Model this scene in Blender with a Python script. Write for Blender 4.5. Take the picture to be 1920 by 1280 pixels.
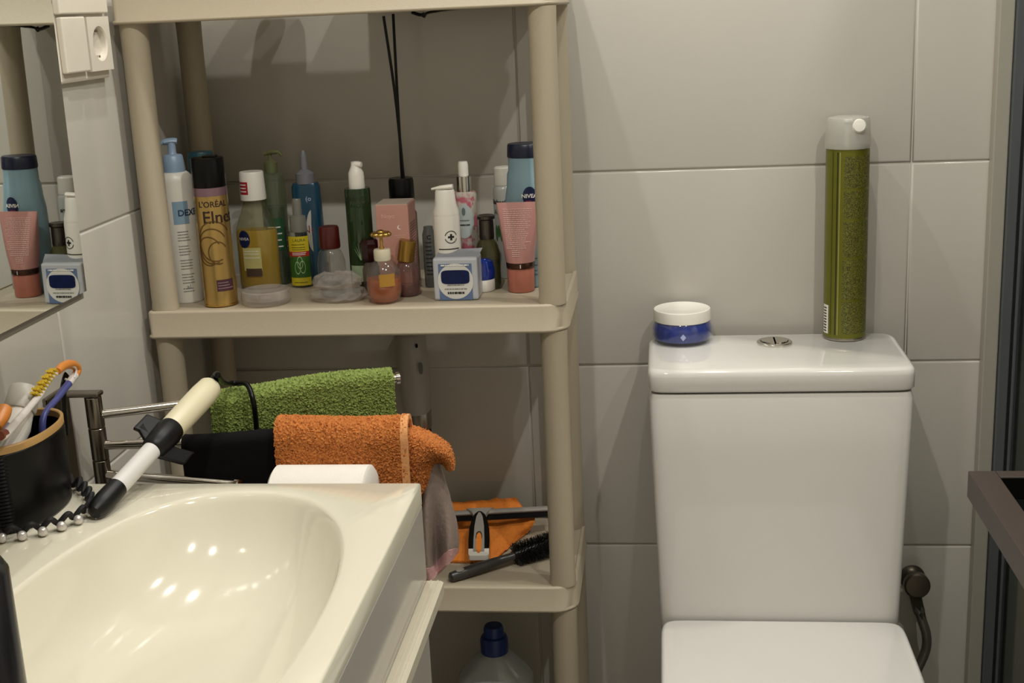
import bpy, bmesh, math, random
import numpy as np
from mathutils import Vector, Matrix, noise

random.seed(7); np.random.seed(7)
for o in list(bpy.data.objects): bpy.data.objects.remove(o)
SC = bpy.context.scene
COL = SC.collection

# ------------------------------------------------------------------ camera
F_PX = 2429.4
CAM = Vector((0.0, -2.0465, 1.36))
RT = Vector((0.99280941, 0.11112633, -0.04450189))
DN = Vector((-0.01481959, -0.25479986, -0.96688025))
FW = Vector((-0.11878493, 0.9605873, -0.25132085))
cd = bpy.data.cameras.new('camera'); cam = bpy.data.objects.new('camera', cd); COL.objects.link(cam)
cd.sensor_width = 36; cd.lens = F_PX / 1920 * 36; cd.clip_start = 0.01
m = Matrix.Identity(4)
for i in range(3):
    m[i][0] = RT[i]; m[i][1] = -DN[i]; m[i][2] = -FW[i]; m[i][3] = CAM[i]
cam.matrix_world = m
SC.camera = cam
# ------------------------------------------------------------------ light & exposure
SC.view_settings.view_transform = 'Standard'; SC.view_settings.look = 'None'
SC.view_settings.gamma = 1; SC.view_settings.use_curve_mapping = False
SC.view_settings.exposure = 0.78
W = bpy.data.worlds.new('world'); SC.world = W; W.use_nodes = True
W.node_tree.nodes['Background'].inputs[0].default_value = (.9, .95, 1, 1)
W.node_tree.nodes['Background'].inputs[1].default_value = 0.0
SPOT_POWER = [11.8, 11.8, 11.8, 17.0, 17.0]
SPOTS = [(-.42, -.37), (.12, -.42), (.66, -.45), (-.22, -1.42), (.50, -1.42)]
CEIL = 2.45

# ------------------------------------------------------------------ pixel -> place
def ray(x, y): return FW * F_PX + RT * (x - 960) + DN * (y - 640)
def onY(x, y, Y): v = ray(x, y); return CAM + v * ((Y - CAM.y) / v.y)
def onZ(x, y, Z): v = ray(x, y); return CAM + v * ((Z - CAM.z) / v.z)
def onX(x, y, X): v = ray(x, y); return CAM + v * ((X - CAM.x) / v.x)
def mpp(P): return (Vector(P) - CAM).dot(FW) / F_PX     # metres per pixel there

# ------------------------------------------------------------------ materials
def s2l(c): return tuple((v / 12.92 if v <= .04045 else ((v + .055) / 1.055) ** 2.4) for v in c)
def rgb(h): return s2l(tuple(int(h[i:i + 2], 16) / 255 for i in (0, 2, 4)))
MATS = {}
def mat(name, col, rough=.4, metal=0, var=.04, scale=40, bump=0, bscale=300, spec=.5, coat=0, emit=None, sss=0, trans=0):
    if name in MATS: return MATS[name]
    M = bpy.data.materials.new(name); M.use_nodes = True; nt = M.node_tree; b = nt.nodes['Principled BSDF']
    c = rgb(col) if isinstance(col, str) else col
    tc = nt.nodes.new('ShaderNodeTexCoord')
    n = nt.nodes.new('ShaderNodeTexNoise'); n.inputs['Scale'].default_value = scale; n.inputs['Detail'].default_value = 4
    nt.links.new(tc.outputs['Object'], n.inputs['Vector'])
    r = nt.nodes.new('ShaderNodeMix'); r.data_type = 'RGBA'
    r.inputs[6].default_value = tuple(max(0, v * (1 - var)) for v in c) + (1,)
    r.inputs[7].default_value = tuple(min(1, v * (1 + var)) for v in c) + (1,)
    nt.links.new(n.outputs['Fac'], r.inputs[0]); nt.links.new(r.outputs[2], b.inputs['Base Color'])
    b.inputs['Roughness'].default_value = rough; b.inputs['Metallic'].default_value = metal
    b.inputs['Specular IOR Level'].default_value = spec
    b.inputs['Coat Weight'].default_value = coat
    if trans: b.inputs['Transmission Weight'].default_value = trans
    if sss: b.inputs['Subsurface Weight'].default_value = sss; b.inputs['Subsurface Scale'].default_value = .004
    if emit: b.inputs['Emission Color'].default_value = (*emit[0], 1); b.inputs['Emission Strength'].default_value = emit[1]
    if bump:
        n2 = nt.nodes.new('ShaderNodeTexNoise'); n2.inputs['Scale'].default_value = bscale; n2.inputs['Detail'].default_value = 3
        nt.links.new(tc.outputs['Object'], n2.inputs['Vector'])
        bp = nt.nodes.new('ShaderNodeBump'); bp.inputs['Strength'].default_value = bump; bp.inputs['Distance'].default_value = .002
        nt.links.new(n2.outputs['Fac'], bp.inputs['Height']); nt.links.new(bp.outputs['Normal'], b.inputs['Normal'])
    MATS[name] = M; return M
def clear(name, tint, body=.12, col=None, rough=.08):
    """thin clear plastic / glass wall: tinted see-through plus a glossy surface"""
    if name in MATS: return MATS[name]
    M = bpy.data.materials.new(name); M.use_nodes = True; nt = M.node_tree; nt.nodes.remove(nt.nodes['Principled BSDF'])
    N = lambda t, **k: nt.nodes.new(t); lk = nt.links.new
    t = N('ShaderNodeBsdfTransparent'); t.inputs[0].default_value = (*rgb(tint), 1)
    d = N('ShaderNodeBsdfDiffuse'); ns = N('ShaderNodeTexNoise'); ns.inputs['Scale'].default_value = 60
    mc = N('ShaderNodeMix'); mc.data_type = 'RGBA'; c_ = rgb(col or tint)
    mc.inputs[6].default_value = (*[v * .93 for v in c_], 1); mc.inputs[7].default_value = (*[min(1, v * 1.05) for v in c_], 1)
    lk(ns.outputs['Fac'], mc.inputs[0]); lk(mc.outputs[2], d.inputs['Color'])
    A = N('ShaderNodeMixShader'); A.inputs[0].default_value = body; lk(t.outputs[0], A.inputs[1]); lk(d.outputs[0], A.inputs[2])
    g = N('ShaderNodeBsdfGlossy'); g.inputs['Roughness'].default_value = rough; g.inputs['Color'].default_value = (1, 1, 1, 1)
    fr = N('ShaderNodeFresnel'); fr.inputs[0].default_value = 1.45; ge = N('ShaderNodeNewGeometry')
    inv = N('ShaderNodeMath'); inv.operation = 'SUBTRACT'; inv.inputs[0].default_value = 1; lk(ge.outputs['Backfacing'], inv.inputs[1])
    ml = N('ShaderNodeMath'); ml.operation = 'MULTIPLY'; lk(fr.outputs[0], ml.inputs[0]); lk(inv.outputs[0], ml.inputs[1])
    B = N('ShaderNodeMixShader'); lk(ml.outputs[0], B.inputs[0]); lk(A.outputs[0], B.inputs[1]); lk(g.outputs[0], B.inputs[2])
    lk(B.outputs[0], nt.nodes['Material Output'].inputs[0])
    MATS[name] = M; return M

# ------------------------------------------------------------------ object helpers
def obj(name, bm, material, parent=None, smooth=True, angle=40, bevel=0):
    if isinstance(bm, bpy.types.Mesh): me = bm
    else:
        bmesh.ops.recalc_face_normals(bm, faces=bm.faces)
        me = bpy.data.meshes.new(name); bm.to_mesh(me); bm.free()
    me.materials.clear(); me.materials.append(material)
    o = bpy.data.objects.new(name, me); COL.objects.link(o)
    if smooth:
        for p in me.polygons: p.use_smooth = True
        try: me.set_sharp_from_angle(angle=math.radians(angle))
        except Exception: pass
    if bevel:
        md = o.modifiers.new('bevel', 'BEVEL'); md.width = bevel; md.segments = 2; md.limit_method = 'ANGLE'
        md.angle_limit = math.radians(40)
    if parent: put(o, parent)
    return o
def put(o, parent):
    o.parent = parent
    if not o.get('local'): o.matrix_parent_inverse = Matrix.Translation(parent.location).inverted() if not parent.get('loc') else Matrix.Identity(4)
def thing(name, label, cat, loc=(0, 0, 0), group=None, rotz=0, local=True):
    o = bpy.data.objects.new(name, None); COL.objects.link(o); o.location = loc; o.rotation_euler = (0, 0, rotz)
    o.empty_display_size = .02; tag(o, label, cat, group)
    if local: o['loc'] = 1
    return o
def tag(o, label, cat, group=None):
    o['label'] = label; o['category'] = cat
    if group: o['group'] = group
    return o
def struct(o): o['kind'] = 'structure'; return o
def BM(): return bmesh.new()
def box(bm, a, b):
    a, b = Vector(a), Vector(b)
    v = [bm.verts.new((x, y, z)) for x in (a.x, b.x) for y in (a.y, b.y) for z in (a.z, b.z)]
    for f in ((0, 1, 3, 2), (4, 6, 7, 5), (0, 4, 5, 1), (2, 3, 7, 6), (0, 2, 6, 4), (1, 5, 7, 3)): bm.faces.new([v[i] for i in f])
    return bm
def mbox(a, b): return box(BM(), a, b)
def sup(ang, rx, ry, n):
    c, s = math.cos(ang), math.sin(ang)
    return rx * math.copysign(abs(c) ** (2 / n), c), ry * math.copysign(abs(s) ** (2 / n), s)
def loft(bm, secs, seg=40, cap0=True, cap1=True):
    """secs: (z, rx, ry, n[, cx, cy])"""
    rings = []
    for s in secs:
        z, rx, ry, n = s[:4]; cx, cy = (s[4], s[5]) if len(s) > 4 else (0, 0)
        rings.append([bm.verts.new((cx + sup(2 * math.pi * i / seg, rx, ry, n)[0], cy + sup(2 * math.pi * i / seg, rx, ry, n)[1], z)) for i in range(seg)])
    for a, b in zip(rings, rings[1:]):
        for i in range(seg): bm.faces.new((a[i], a[(i + 1) % seg], b[(i + 1) % seg], b[i]))
    if cap0: bm.faces.new(rings[0][::-1])
    if cap1: bm.faces.new(rings[-1])
    return bm
def lathe(prof, seg=32, bm=None, cap0=True, cap1=True):
    return loft(bm or BM(), [(z, r, r, 2) for r, z in prof], seg, cap0, cap1)
def frame_at(t):
    t = t.normalized(); u = Vector((0, 0, 1)) if abs(t.z) < .9 else Vector((1, 0, 0))
    a = t.cross(u).normalized(); return a, a.cross(t).normalized()
def tube(bm, pts, r, seg=10, caps=True, flat=1.0):
    pts = [Vector(p) for p in pts]; rs = r if isinstance(r, (list, tuple)) else [r] * len(pts)
    rings = []; pa = None
    for i, P in enumerate(pts):
        t = (pts[min(i + 1, len(pts) - 1)] - pts[max(i - 1, 0)])
        a, b = frame_at(t)
        if pa is not None:
            t = t.normalized(); a = (pa - t * pa.dot(t)); a = a.normalized() if a.length > 1e-6 else frame_at(t)[0]; b = a.cross(t)
        pa = a
        rings.append([bm.verts.new(P + (a * math.cos(2 * math.pi * k / seg) + b * flat * math.sin(2 * math.pi * k / seg)) * rs[i]) for k in range(seg)])
    for A, B in zip(rings, rings[1:]):
        for k in range(seg): bm.faces.new((A[k], A[(k + 1) % seg], B[(k + 1) % seg], B[k]))
    if caps: bm.faces.new(rings[0][::-1]); bm.faces.new(rings[-1])
    return bm
def spline(pts, n=8):
    P = [Vector(p) for p in pts]; out = []
    for i in range(len(P) - 1):
        a = P[max(i - 1, 0)]; b = P[i]; c = P[i + 1]; d = P[min(i + 2, len(P) - 1)]
        for k in range(n):
            t = k / n
            out.append(.5 * ((2 * b) + (c - a) * t + (2 * a - 5 * b + 4 * c - d) * t * t + (3 * b - a - 3 * c + d) * t ** 3))
    out.append(P[-1]); return out
def turned(bm, pts_r, P0, direction, seg=24):
    """lathe profile (r, distance) laid along a direction from P0"""
    d = Vector(direction).normalized(); a, b = frame_at(d); rings = []
    for r, h in pts_r:
        rings.append([bm.verts.new(Vector(P0) + d * h + (a * math.cos(2 * math.pi * k / seg) + b * math.sin(2 * math.pi * k / seg)) * r) for k in range(seg)])
    for A, B in zip(rings, rings[1:]):
        for k in range(seg): bm.faces.new((A[k], A[(k + 1) % seg], B[(k + 1) % seg], B[k]))
    bm.faces.new(rings[0][::-1]); bm.faces.new(rings[-1]); return bm
def ball(bm, c, r, seg=12, rings=8, sz=1.0):
    c = Vector(c); R = []
    top = bm.verts.new(c + Vector((0, 0, r * sz))); bot = bm.verts.new(c - Vector((0, 0, r * sz)))
    for j in range(1, rings):
        th = math.pi * j / rings
        R.append([bm.verts.new(c + Vector((r * math.sin(th) * math.cos(2 * math.pi * k / seg), r * math.sin(th) * math.sin(2 * math.pi * k / seg), r * sz * math.cos(th)))) for k in range(seg)])
    for k in range(seg):
        bm.faces.new((top, R[0][k], R[0][(k + 1) % seg])); bm.faces.new((bot, R[-1][(k + 1) % seg], R[-1][k]))
    for A, B in zip(R, R[1:]):
        for k in range(seg): bm.faces.new((A[k], B[k], B[(k + 1) % seg], A[(k + 1) % seg]))
    return bm
def text_mesh(s, size, align='CENTER', spacing=1.0, bold=0):
    cu = bpy.data.curves.new('lettering', 'FONT'); cu.body = s; cu.size = size; cu.align_x = align; cu.space_character = spacing
    cu.resolution_u = 3; cu.offset = bold
    o = bpy.data.objects.new('lettering', cu); COL.objects.link(o)
    dg = bpy.context.evaluated_depsgraph_get(); me = bpy.data.meshes.new_from_object(o.evaluated_get(dg))
    bpy.data.objects.remove(o); bpy.data.curves.remove(cu); me.name = 'lettering'; return me
def text_cyl(parent, s, size, z, rx, ry, mt, a0=0, name='lettering', align='CENTER', off=.0004, bold=0, vertical=False):
    """a0: angle from the front (-y), positive to the right"""
    me = text_mesh(s, size, align, bold=bold)
    for v in me.vertices:
        x, y = v.co.x, v.co.y
        if vertical: x, y = -y, x
        t = a0 + x / rx
        v.co = ((rx + off) * math.sin(t), -(ry + off) * math.cos(t), z + y)
    return obj(name, me, mt, parent, smooth=False)
def text_flat(parent, s, size, P, ex, ez, mt, name='lettering', align='CENTER', bold=0):
    me = text_mesh(s, size, align, bold=bold); P, ex, ez = Vector(P), Vector(ex), Vector(ez)
    for v in me.vertices: v.co = P + ex * v.co.x + ez * v.co.y
    return obj(name, me, mt, parent, smooth=False)
def patch(parent, name, rx, ry, a0, a1, z0, z1, mt, off=.0003, n=14, shape='rect', rtop=None):
    """label stuck round a body; angles from the front (-y). shape: rect or oval"""
    bm = BM(); nz = 10
    if shape == 'rect':
        g = [[None] * (nz + 1) for _ in range(n + 1)]
        for i in range(n + 1):
            for j in range(nz + 1):
                t = a0 + (a1 - a0) * i / n; k = j / nz; RX = rx + ((rtop or rx) - rx) * k; RY = ry + ((rtop or ry) - ry) * k
                g[i][j] = bm.verts.new(((RX + off) * math.sin(t), -(RY + off) * math.cos(t), z0 + (z1 - z0) * k))
        for i in range(n):
            for j in range(nz): bm.faces.new((g[i][j], g[i + 1][j], g[i + 1][j + 1], g[i][j + 1]))
    else:
        am, zm = (a0 + a1) / 2, (z0 + z1) / 2
        def pt(rr, k):
            t = am + (a1 - a0) / 2 * rr * math.cos(k); return bm.verts.new(((rx + off) * math.sin(t), -(ry + off) * math.cos(t), zm + (z1 - z0) / 2 * rr * math.sin(k)))
        N = 28; c = pt(0, 0); prev = None
        for rr in (.35, .7, 1):
            cur = [pt(rr, 2 * math.pi * k / N) for k in range(N)]
            for k in range(N):
                if prev is None: bm.faces.new((c, cur[k], cur[(k + 1) % N]))
                else: bm.faces.new((prev[k], cur[k], cur[(k + 1) % N], prev[(k + 1) % N]))
            prev = cur
    return obj(name, bm, mt, parent)
def lines_cyl(parent, rx, ry, a0, a1, zs, h, mt, name='fine_print', jitter=.25, off=.0004):
    """rows of print too fine to read: thin broken strokes"""
    bm = BM()
    for z in zs:
        t = a0
        while t < a1 - .02:
            w = random.uniform(.03, .12) * min(1, .02 / rx); e = min(t + w, a1 * (1 - jitter * random.random()) if a1 > 0 else a1)
            if e <= t: break
            q = [bm.verts.new(((rx + off) * math.sin(u), -(ry + off) * math.cos(u), zz)) for u, zz in ((t, z), (e, z), (e, z + h), (t, z + h))]
            bm.faces.new(q); t = e + .018
    return obj(name, bm, mt, parent, smooth=False)
def lines_flat(parent, P, ex, ez, rows, h, mt, name='fine_print'):
    bm = BM(); P, ex, ez = Vector(P), Vector(ex), Vector(ez)
    for (x0, x1, z) in rows:
        t = x0
        while t < x1 - .0004:
            e = min(t + random.uniform(.0015, .006), x1)
            bm.faces.new([bm.verts.new(P + ex * u + ez * w) for u, w in ((t, z), (e, z), (e, z + h), (t, z + h))]); t = e + .0008
    return obj(name, bm, mt, parent, smooth=False)
def disc_flat(parent, name, P, ex, ez, rx, rz, mt, n=2, seg=32):
    bm = BM(); P, ex, ez = Vector(P), Vector(ex), Vector(ez)
    bm.faces.new([bm.verts.new(P + ex * sup(2 * math.pi * k / seg, rx, rz, n)[0] + ez * sup(2 * math.pi * k / seg, rx, rz, n)[1]) for k in range(seg)])
    return obj(name, bm, mt, parent, smooth=False)
def sheet(pts, thick, fuzz=0.0):
    """thick cloth from an (nu, nv, 3) array of points; fuzz = pile height"""
    P = np.asarray(pts, float); nu, nv = P.shape[:2]
    N = np.cross(np.gradient(P, axis=0), np.gradient(P, axis=1)); N /= np.linalg.norm(N, axis=2, keepdims=True) + 1e-12
    j = np.random.rand(2, nu, nv, 1); k = (np.random.rand(nu, nv, 3) - .5) * fuzz * .8
    A = P + N * (thick / 2 + fuzz * j[0] ** 1.5) + k; B = P - N * (thick / 2 + fuzz * j[1] ** 1.5) + k
    V = np.concatenate([A.reshape(-1, 3), B.reshape(-1, 3)]); n = nu * nv
    I = np.arange(n).reshape(nu, nv)
    f = np.stack([I[:-1, :-1], I[1:, :-1], I[1:, 1:], I[:-1, 1:]], -1).reshape(-1, 4)
    F = [f, f[:, ::-1] + n]
    ring = np.concatenate([I[:, 0], I[-1, 1:], I[-2::-1, -1], I[0, -2:0:-1]])
    nx = np.roll(ring, -1); F.append(np.stack([ring, ring + n, nx + n, nx], -1))
    F = np.concatenate(F)
    me = bpy.data.meshes.new('cloth'); me.from_pydata(V.tolist(), [], F.tolist()); me.update(); return me
def net(ctrl, nu, nv):
    """smooth surface through a control net of Vectors (rows u, columns v)"""
    rows = [spline(r, 12) for r in ctrl]; m_ = len(rows[0]); cols = [spline([r[i] for r in rows], 12) for i in range(m_)]
    A = np.array([[list(p) for p in c] for c in cols])          # (v, u, 3)
    def res(A, n, ax):
        L = A.shape[ax]; x = np.linspace(0, L - 1, n); i = np.clip(x.astype(int), 0, L - 2); t = x - i
        a = np.take(A, i, ax); b = np.take(A, i + 1, ax); sh = [1, 1, 1]; sh[ax] = n; t = t.reshape(sh); return a * (1 - t) + b * t
    return res(res(A, nv, 0), nu, 1)

# ------------------------------------------------------------------ shared materials
M_tile = mat('glazed_tile', 'bfbab0', .16, var=.015, scale=6)
M_grout = mat('grout', 'c9c4b9', .8)
M_porc = mat('porcelain', 'e0ddd7', .08, var=.008, coat=.3)
M_basin = mat('basin_enamel', 'dcd6c2', .1, var=.006, coat=.3)
M_van = mat('vanity_gloss', 'b9b4ad', .12, var=.01)
M_shelf = mat('beige_plastic', 'aca08a', .5, var=.03, scale=250, bump=.12, bscale=900)
M_chrome = mat('chrome', 'd6d2cb', .12, metal=1, var=.02)
M_steel = mat('brushed_steel', 'a8a198', .3, metal=1, var=.06)
M_alu = mat('cream_aluminium', 'd9d2bd', .35, metal=.3)
M_white = mat('white_plastic', 'e6e1d6', .35, var=.02)
M_black = mat('black_plastic', '050505', .3, var=.1, spec=.25)
M_ink = mat('black_print', '1a1a1c', .6)
M_grey_ink = mat('grey_print', '6d6d6d', .6)
M_wink = mat('white_print', 'e9e6df', .6)
M_navy = mat('navy_print', '0e1a44', .35)
M_gold = mat('gold_metal', 'c9a45c', .25, metal=1, var=.08)
M_mirror = mat('mirror_silver', 'e8ebe8', .01, metal=1, var=.003)

# ================================================================== THE ROOM
XL = -.754; XR = 1.45; YF = -2.75
TW, TH = .603, .316; ZJ = 1.099; XJ = -.227; YJ = -.552
def tiled_wall(name, axis, lo, hi, j0, pos, sign):
    """axis: running direction 'x' or 'y'; slab of grout with a tile object for each piece"""
    bm = BM()
    if axis == 'x': box(bm, (lo - .05, pos, 0), (hi + .05, pos + .06, CEIL))
    else: box(bm, (pos - .06 * sign, lo, 0), (pos, hi, CEIL))
    w = struct(obj(name, bm, M_grout, smooth=False))
    us = [lo]; k = math.floor((lo - j0) / TW) + 1
    while j0 + k * TW < hi: us.append(j0 + k * TW); k += 1
    us.append(hi); zs = [0]; k = math.floor((0 - ZJ) / TH) + 1
    while ZJ + k * TH < CEIL: zs.append(ZJ + k * TH); k += 1
    zs.append(CEIL); cache = {}; g = .0012; d = .0035
    for a, b in zip(us, us[1:]):
        for c, e in zip(zs, zs[1:]):
            if b - a < .01 or e - c < .01: continue
            key = (round(b - a, 4), round(e - c, 4))
            if key not in cache:
                w2, h2 = (b - a) / 2 - g, (e - c) / 2 - g; tb = BM()
                # pillowed glazed tile: flat face, rounded arris
                rr = [(w2, h2, 0), (w2, h2, d * .5), (w2 - .0012, h2 - .0012, d * .9), (w2 - .003, h2 - .003, d)]
                R = []
                for (x, z, y) in rr: R.append([tb.verts.new((sx * x, -y, sz * z)) for sx, sz in ((-1, -1), (1, -1), (1, 1), (-1, 1))])
                for A, B in zip(R, R[1:]):
                    for q in range(4): tb.faces.new((A[q], A[(q + 1) % 4], B[(q + 1) % 4], B[q]))
                tb.faces.new(R[-1]); me = bpy.data.meshes.new('tile'); bmesh.ops.recalc_face_normals(tb, faces=tb.faces); tb.to_mesh(me); tb.free()
                me.materials.append(M_tile)
                for p_ in me.polygons: p_.use_smooth = True
                cache[key] = me
            t = bpy.data.objects.new('tile', cache[key]); COL.objects.link(t); t.parent = w
            if axis == 'x': t.location = ((a + b) / 2, pos + .0006, (c + e) / 2)
            else: t.location = (pos - .0006 * sign, (a + b) / 2, (c + e) / 2); t.rotation_euler = (0, 0, sign * math.pi / 2)
    return w
tiled_wall('wall_back', 'x', XL, XR, XJ, 0, 1)
tiled_wall('wall_left', 'y', YF, 0, YJ, XL, 1)
M_plain = mat('painted_wall', 'dcd7cd', .6)
struct(obj('wall_right', mbox((XR, YF, 0), (XR + .06, 0, CEIL)), M_plain, smooth=False))
struct(obj('wall_front', mbox((XL - .05, YF - .06, 0), (XR + .06, YF, CEIL)), M_plain, smooth=False))
struct(obj('floor', mbox((XL - .05, YF, -.05), (XR, .06, 0)), mat('floor_tile', 'a39d93', .3, var=.08, scale=8), smooth=False))
struct(obj('ceiling', mbox((XL - .06, YF - .06, CEIL), (XR + .06, .06, CEIL + .05)), mat('ceiling_paint', 'e8e5de', .8), smooth=False))

# recessed ceiling spots: the room's lamps
M_lamp = mat('lamp_glow', 'fff0d8', .5, emit=((1, .88, .68), 18))
SPN = ['in the ceiling above the plastic shelf unit', 'in the ceiling between the shelf unit and the toilet', 'in the ceiling beside the shower screen',
       'in the ceiling in front of the washbasin', 'in the ceiling in front of the toilet']
for (x, y), nm, pw in zip(SPOTS, SPN, SPOT_POWER):
    t = thing('ceiling_spotlight', 'small round recessed spotlight ' + nm, 'light', (x, y, CEIL - .004), 'recessed ceiling spots')
    obj('trim_ring', lathe([(.034, .0035), (.046, .0035), (.046, 0), (.034, -.001)], 28, cap0=False, cap1=False), M_steel, t)
    obj('bulb_face', lathe([(.0, .002), (.033, .002)], 24, cap0=False, cap1=False), M_lamp, t)
    L = bpy.data.lights.new('spot_lamp', 'SPOT'); L.energy = pw; L.color = (1, .985, .935); L.shadow_soft_size = .015
    L.spot_size = math.radians(150); L.spot_blend = .6
    lo = bpy.data.objects.new('lamp', L); COL.objects.link(lo); lo.parent = t; lo.location = (0, 0, -.012)

# shower screen at the right: light wall channel, dark frame, tinted glass
M_dark = mat('dark_anodised_frame', '55585a', .35, metal=.1)
M_seal = mat('black_rubber', '0d0d0e', .6)
sh = thing('shower_screen', 'narrow tinted glass shower screen with dark metal frame standing against the tiled wall', 'shower screen', (.515, -.02, 0), local=False)
obj('wall_channel', mbox((.490, -.026, .02), (.512, -.004, 2.1)), mat('satin_grey_channel', 'a9a598', .35, metal=.2), sh, smooth=False, bevel=.002)
obj('frame_post', mbox((.5125, -.034, .02), (.528, -.004, 2.1)), M_dark, sh, smooth=False, bevel=.0015)
obj('seal_strip', mbox((.5285, -.030, .02), (.532, -.004, 2.1)), M_seal, sh, smooth=False)
obj('frame_post', mbox((.5325, -.034, .02), (.546, -.004, 2.1)), M_dark, sh, smooth=False, bevel=.0015)
obj('glass_pane', mbox((.5365, -.385, .03), (.5425, -.034, 2.09)), clear('smoked_glass', '9a9f98', .06), sh, smooth=False)
obj('bottom_rail', mbox((.5285, -.39, .0), (.5505, -.004, .03)), M_dark, sh, smooth=False)

# ================================================================== SHELF UNIT
SX0, SX1, SYF, SYB = -.741, -.137, -.31, -.042
ZT = [.115, .532, .957, 1.397]; LIPH = .040           # top faces of the four shelves
su = thing('shelf_unit', 'beige plastic shelf unit with round posts in the tiled corner', 'shelf unit', ((SX0 + SX1) / 2, (SYF + SYB) / 2, 0), local=False)
scx, scy, shx, shy = (SX0 + SX1) / 2, (SYF + SYB) / 2, (SX1 - SX0) / 2, (SYB - SYF) / 2
def rrect(bm, hx, hy, r, z, seg=6):
    vs = []
    R0 = r
    for (sx, sy, a0) in ((1, 1, 0), (-1, 1, 90), (-1, -1, 180), (1, -1, 270)):
        r = R0 if sx > 0 else max(R0 - .024, .002)
        for k in range(seg + 1):
            a = math.radians(a0 + 90 * k / seg); vs.append(bm.verts.new((scx + sx * (hx - r) + r * math.cos(a), scy + sy * (hy - r) + r * math.sin(a), z)))
    return vs
for z in ZT:
    bm = BM(); R = []
    prof = [(-.004, .030, -LIPH), (0, .034, -LIPH), (.0015, .034, -LIPH + .002), (.0015, .034, -LIPH + .004), (-.0005, .033, -LIPH + .006), (0, .034, -.003), (-.0015, .033, -.0005), (-.003, .031, 0), (-.0055, .029, 0), (-.0065, .028, -.002)]
    for dx, r, dz in prof: R.append(rrect(bm, shx + dx, shy + dx, max(r, .004), z + dz))
    for A, B in zip(R, R[1:]):
        n = len(A)
        for k in range(n): bm.faces.new((A[k], A[(k + 1) % n], B[(k + 1) % n], B[k]))
    bm.faces.new(R[0][::-1]); bm.faces.new(R[-1])
    obj('shelf', bm, M_shelf, su, angle=50)
PX = (-.7205, -.158); PYY = (-.286, -.072)
for zi in range(4):
    z0 = ZT[zi - 1] - .0025 if zi else 0; z1 = ZT[zi] - LIPH
    for x in PX:
        for y in PYY:
            h = z1 - z0; pr = [(.0195, 0), (.0195, .006), (.0188, .012), (.0188, h - .03), (.0192, h - .012), (.0195, h)]
            bm = BM(); loft(bm, [(z0 + zz, r, r, 2, x, y) for r, zz in pr], 28); obj('post', bm, M_shelf, su)
ZS = ZT[2] - .002; ZLOW = ZT[1] - .002; ZBOT = ZT[0] - .002

# ================================================================== VANITY AND BASIN
BX0, BX1, BY0, BY1, BZ = XL + .001, -.275, -1.42, -.711, .85
va = thing('vanity_cabinet', 'pale glossy vanity cabinet with cream grip rail under the washbasin', 'cabinet', ((BX0 + BX1) / 2, (BY0 + BY1) / 2, .3), local=False)
obj('body', mbox((BX0, BY0 + .004, .30), (BX1 - .018, BY1 - .004, .7)), M_van, va, smooth=False)
d1 = obj('drawer_front', mbox((BX1 - .017, BY0, .733), (BX1, BY1, .823)), M_van, va, smooth=False, bevel=.001)
d2 = obj('drawer_front', mbox((BX1 - .017, BY0, .30), (BX1 - .002, BY1, .709)), M_van, va, smooth=False, bevel=.001)
bm = BM(); prof = [(-.016, .731), (.016, .731), (.019, .729), (.019, .716), (.0165, .716), (.0165, .726), (.0085, .7265), (.0085, .7225), (.005, .7225), (.005, .7265), (-.001, .726), (-.001, .711), (-.016, .711)]
for a, b in ((BY0, BY1),):
    A = [bm.verts.new((BX1 + x, a, z)) for x, z in prof]; B = [bm.verts.new((BX1 + x, b, z)) for x, z in prof]; n = len(prof)
    for k in range(n): bm.faces.new((A[k], A[(k + 1) % n], B[(k + 1) % n], B[k]))
    bm.faces.new(A[::-1]); bm.faces.new(B)
obj('grip_rail', bm, M_alu, va, smooth=False)
bm = BM()      # raised lines on the rail
for x in (.004, .012): box(bm, (BX1 + x, BY0 + .001, .7305), (BX1 + x + .0016, BY1 - .0005, .7322))
obj('rail_rib', bm, M_alu, va, smooth=False)
# basin: rectangular top, oval bowl
bcx, bcy, brx, bry, bn = -.459, -1.045, .153, .307, 2.3
bm = BM(); SEG = 96; rings = []
def bowl_ring(s, z):
    n = 2 + (bn - 2) * s; return [bm.verts.new((bcx + sup(2 * math.pi * k / SEG, brx * s, bry * s, n)[0], bcy + sup(2 * math.pi * k / SEG, brx * s, bry * s, n)[1], z)) for k in range(SEG)]
def rect_ring(x0, x1, y0, y1, z):
    out = []
    for k in range(SEG):
        c, s = sup(2 * math.pi * k / SEG, 1, 1, bn); dx, dy = c * brx, s * bry
        t = min(((x1 - bcx) if dx > 0 else (x0 - bcx)) / dx if abs(dx) > 1e-9 else 9e9, ((y1 - bcy) if dy > 0 else (y0 - bcy)) / dy if abs(dy) > 1e-9 else 9e9)
        out.append(bm.verts.new((bcx + dx * t, bcy + dy * t, z)))
    for cx_, cy_ in ((x0, y0), (x0, y1), (x1, y0), (x1, y1)):
        v = min(out, key=lambda q: (q.co.x - cx_) ** 2 + (q.co.y - cy_) ** 2); v.co.x, v.co.y = cx_, cy_
    return out
for s, z in ((.06, -.1085), (.18, -.108), (.3, -.1065), (.4, -.1045), (.5, -.101), (.58, -.0967), (.65, -.091), (.72, -.083), (.78, -.074), (.83, -.0645), (.87, -.054), (.905, -.043), (.935, -.031), (.96, -.0195), (.978, -.010), (.99, -.0042), (1.0, -.0014), (1.01, -.0003), (1.02, 0)): rings.append(bowl_ring(s, BZ + z))
rings.append(rect_ring(BX0 + .003, BX1 - .003, BY0 + .003, BY1 - .003, BZ)); rings.append(rect_ring(BX0, BX1 - .0008, BY0 + .0008, BY1 - .0008, BZ - .0012))
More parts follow.
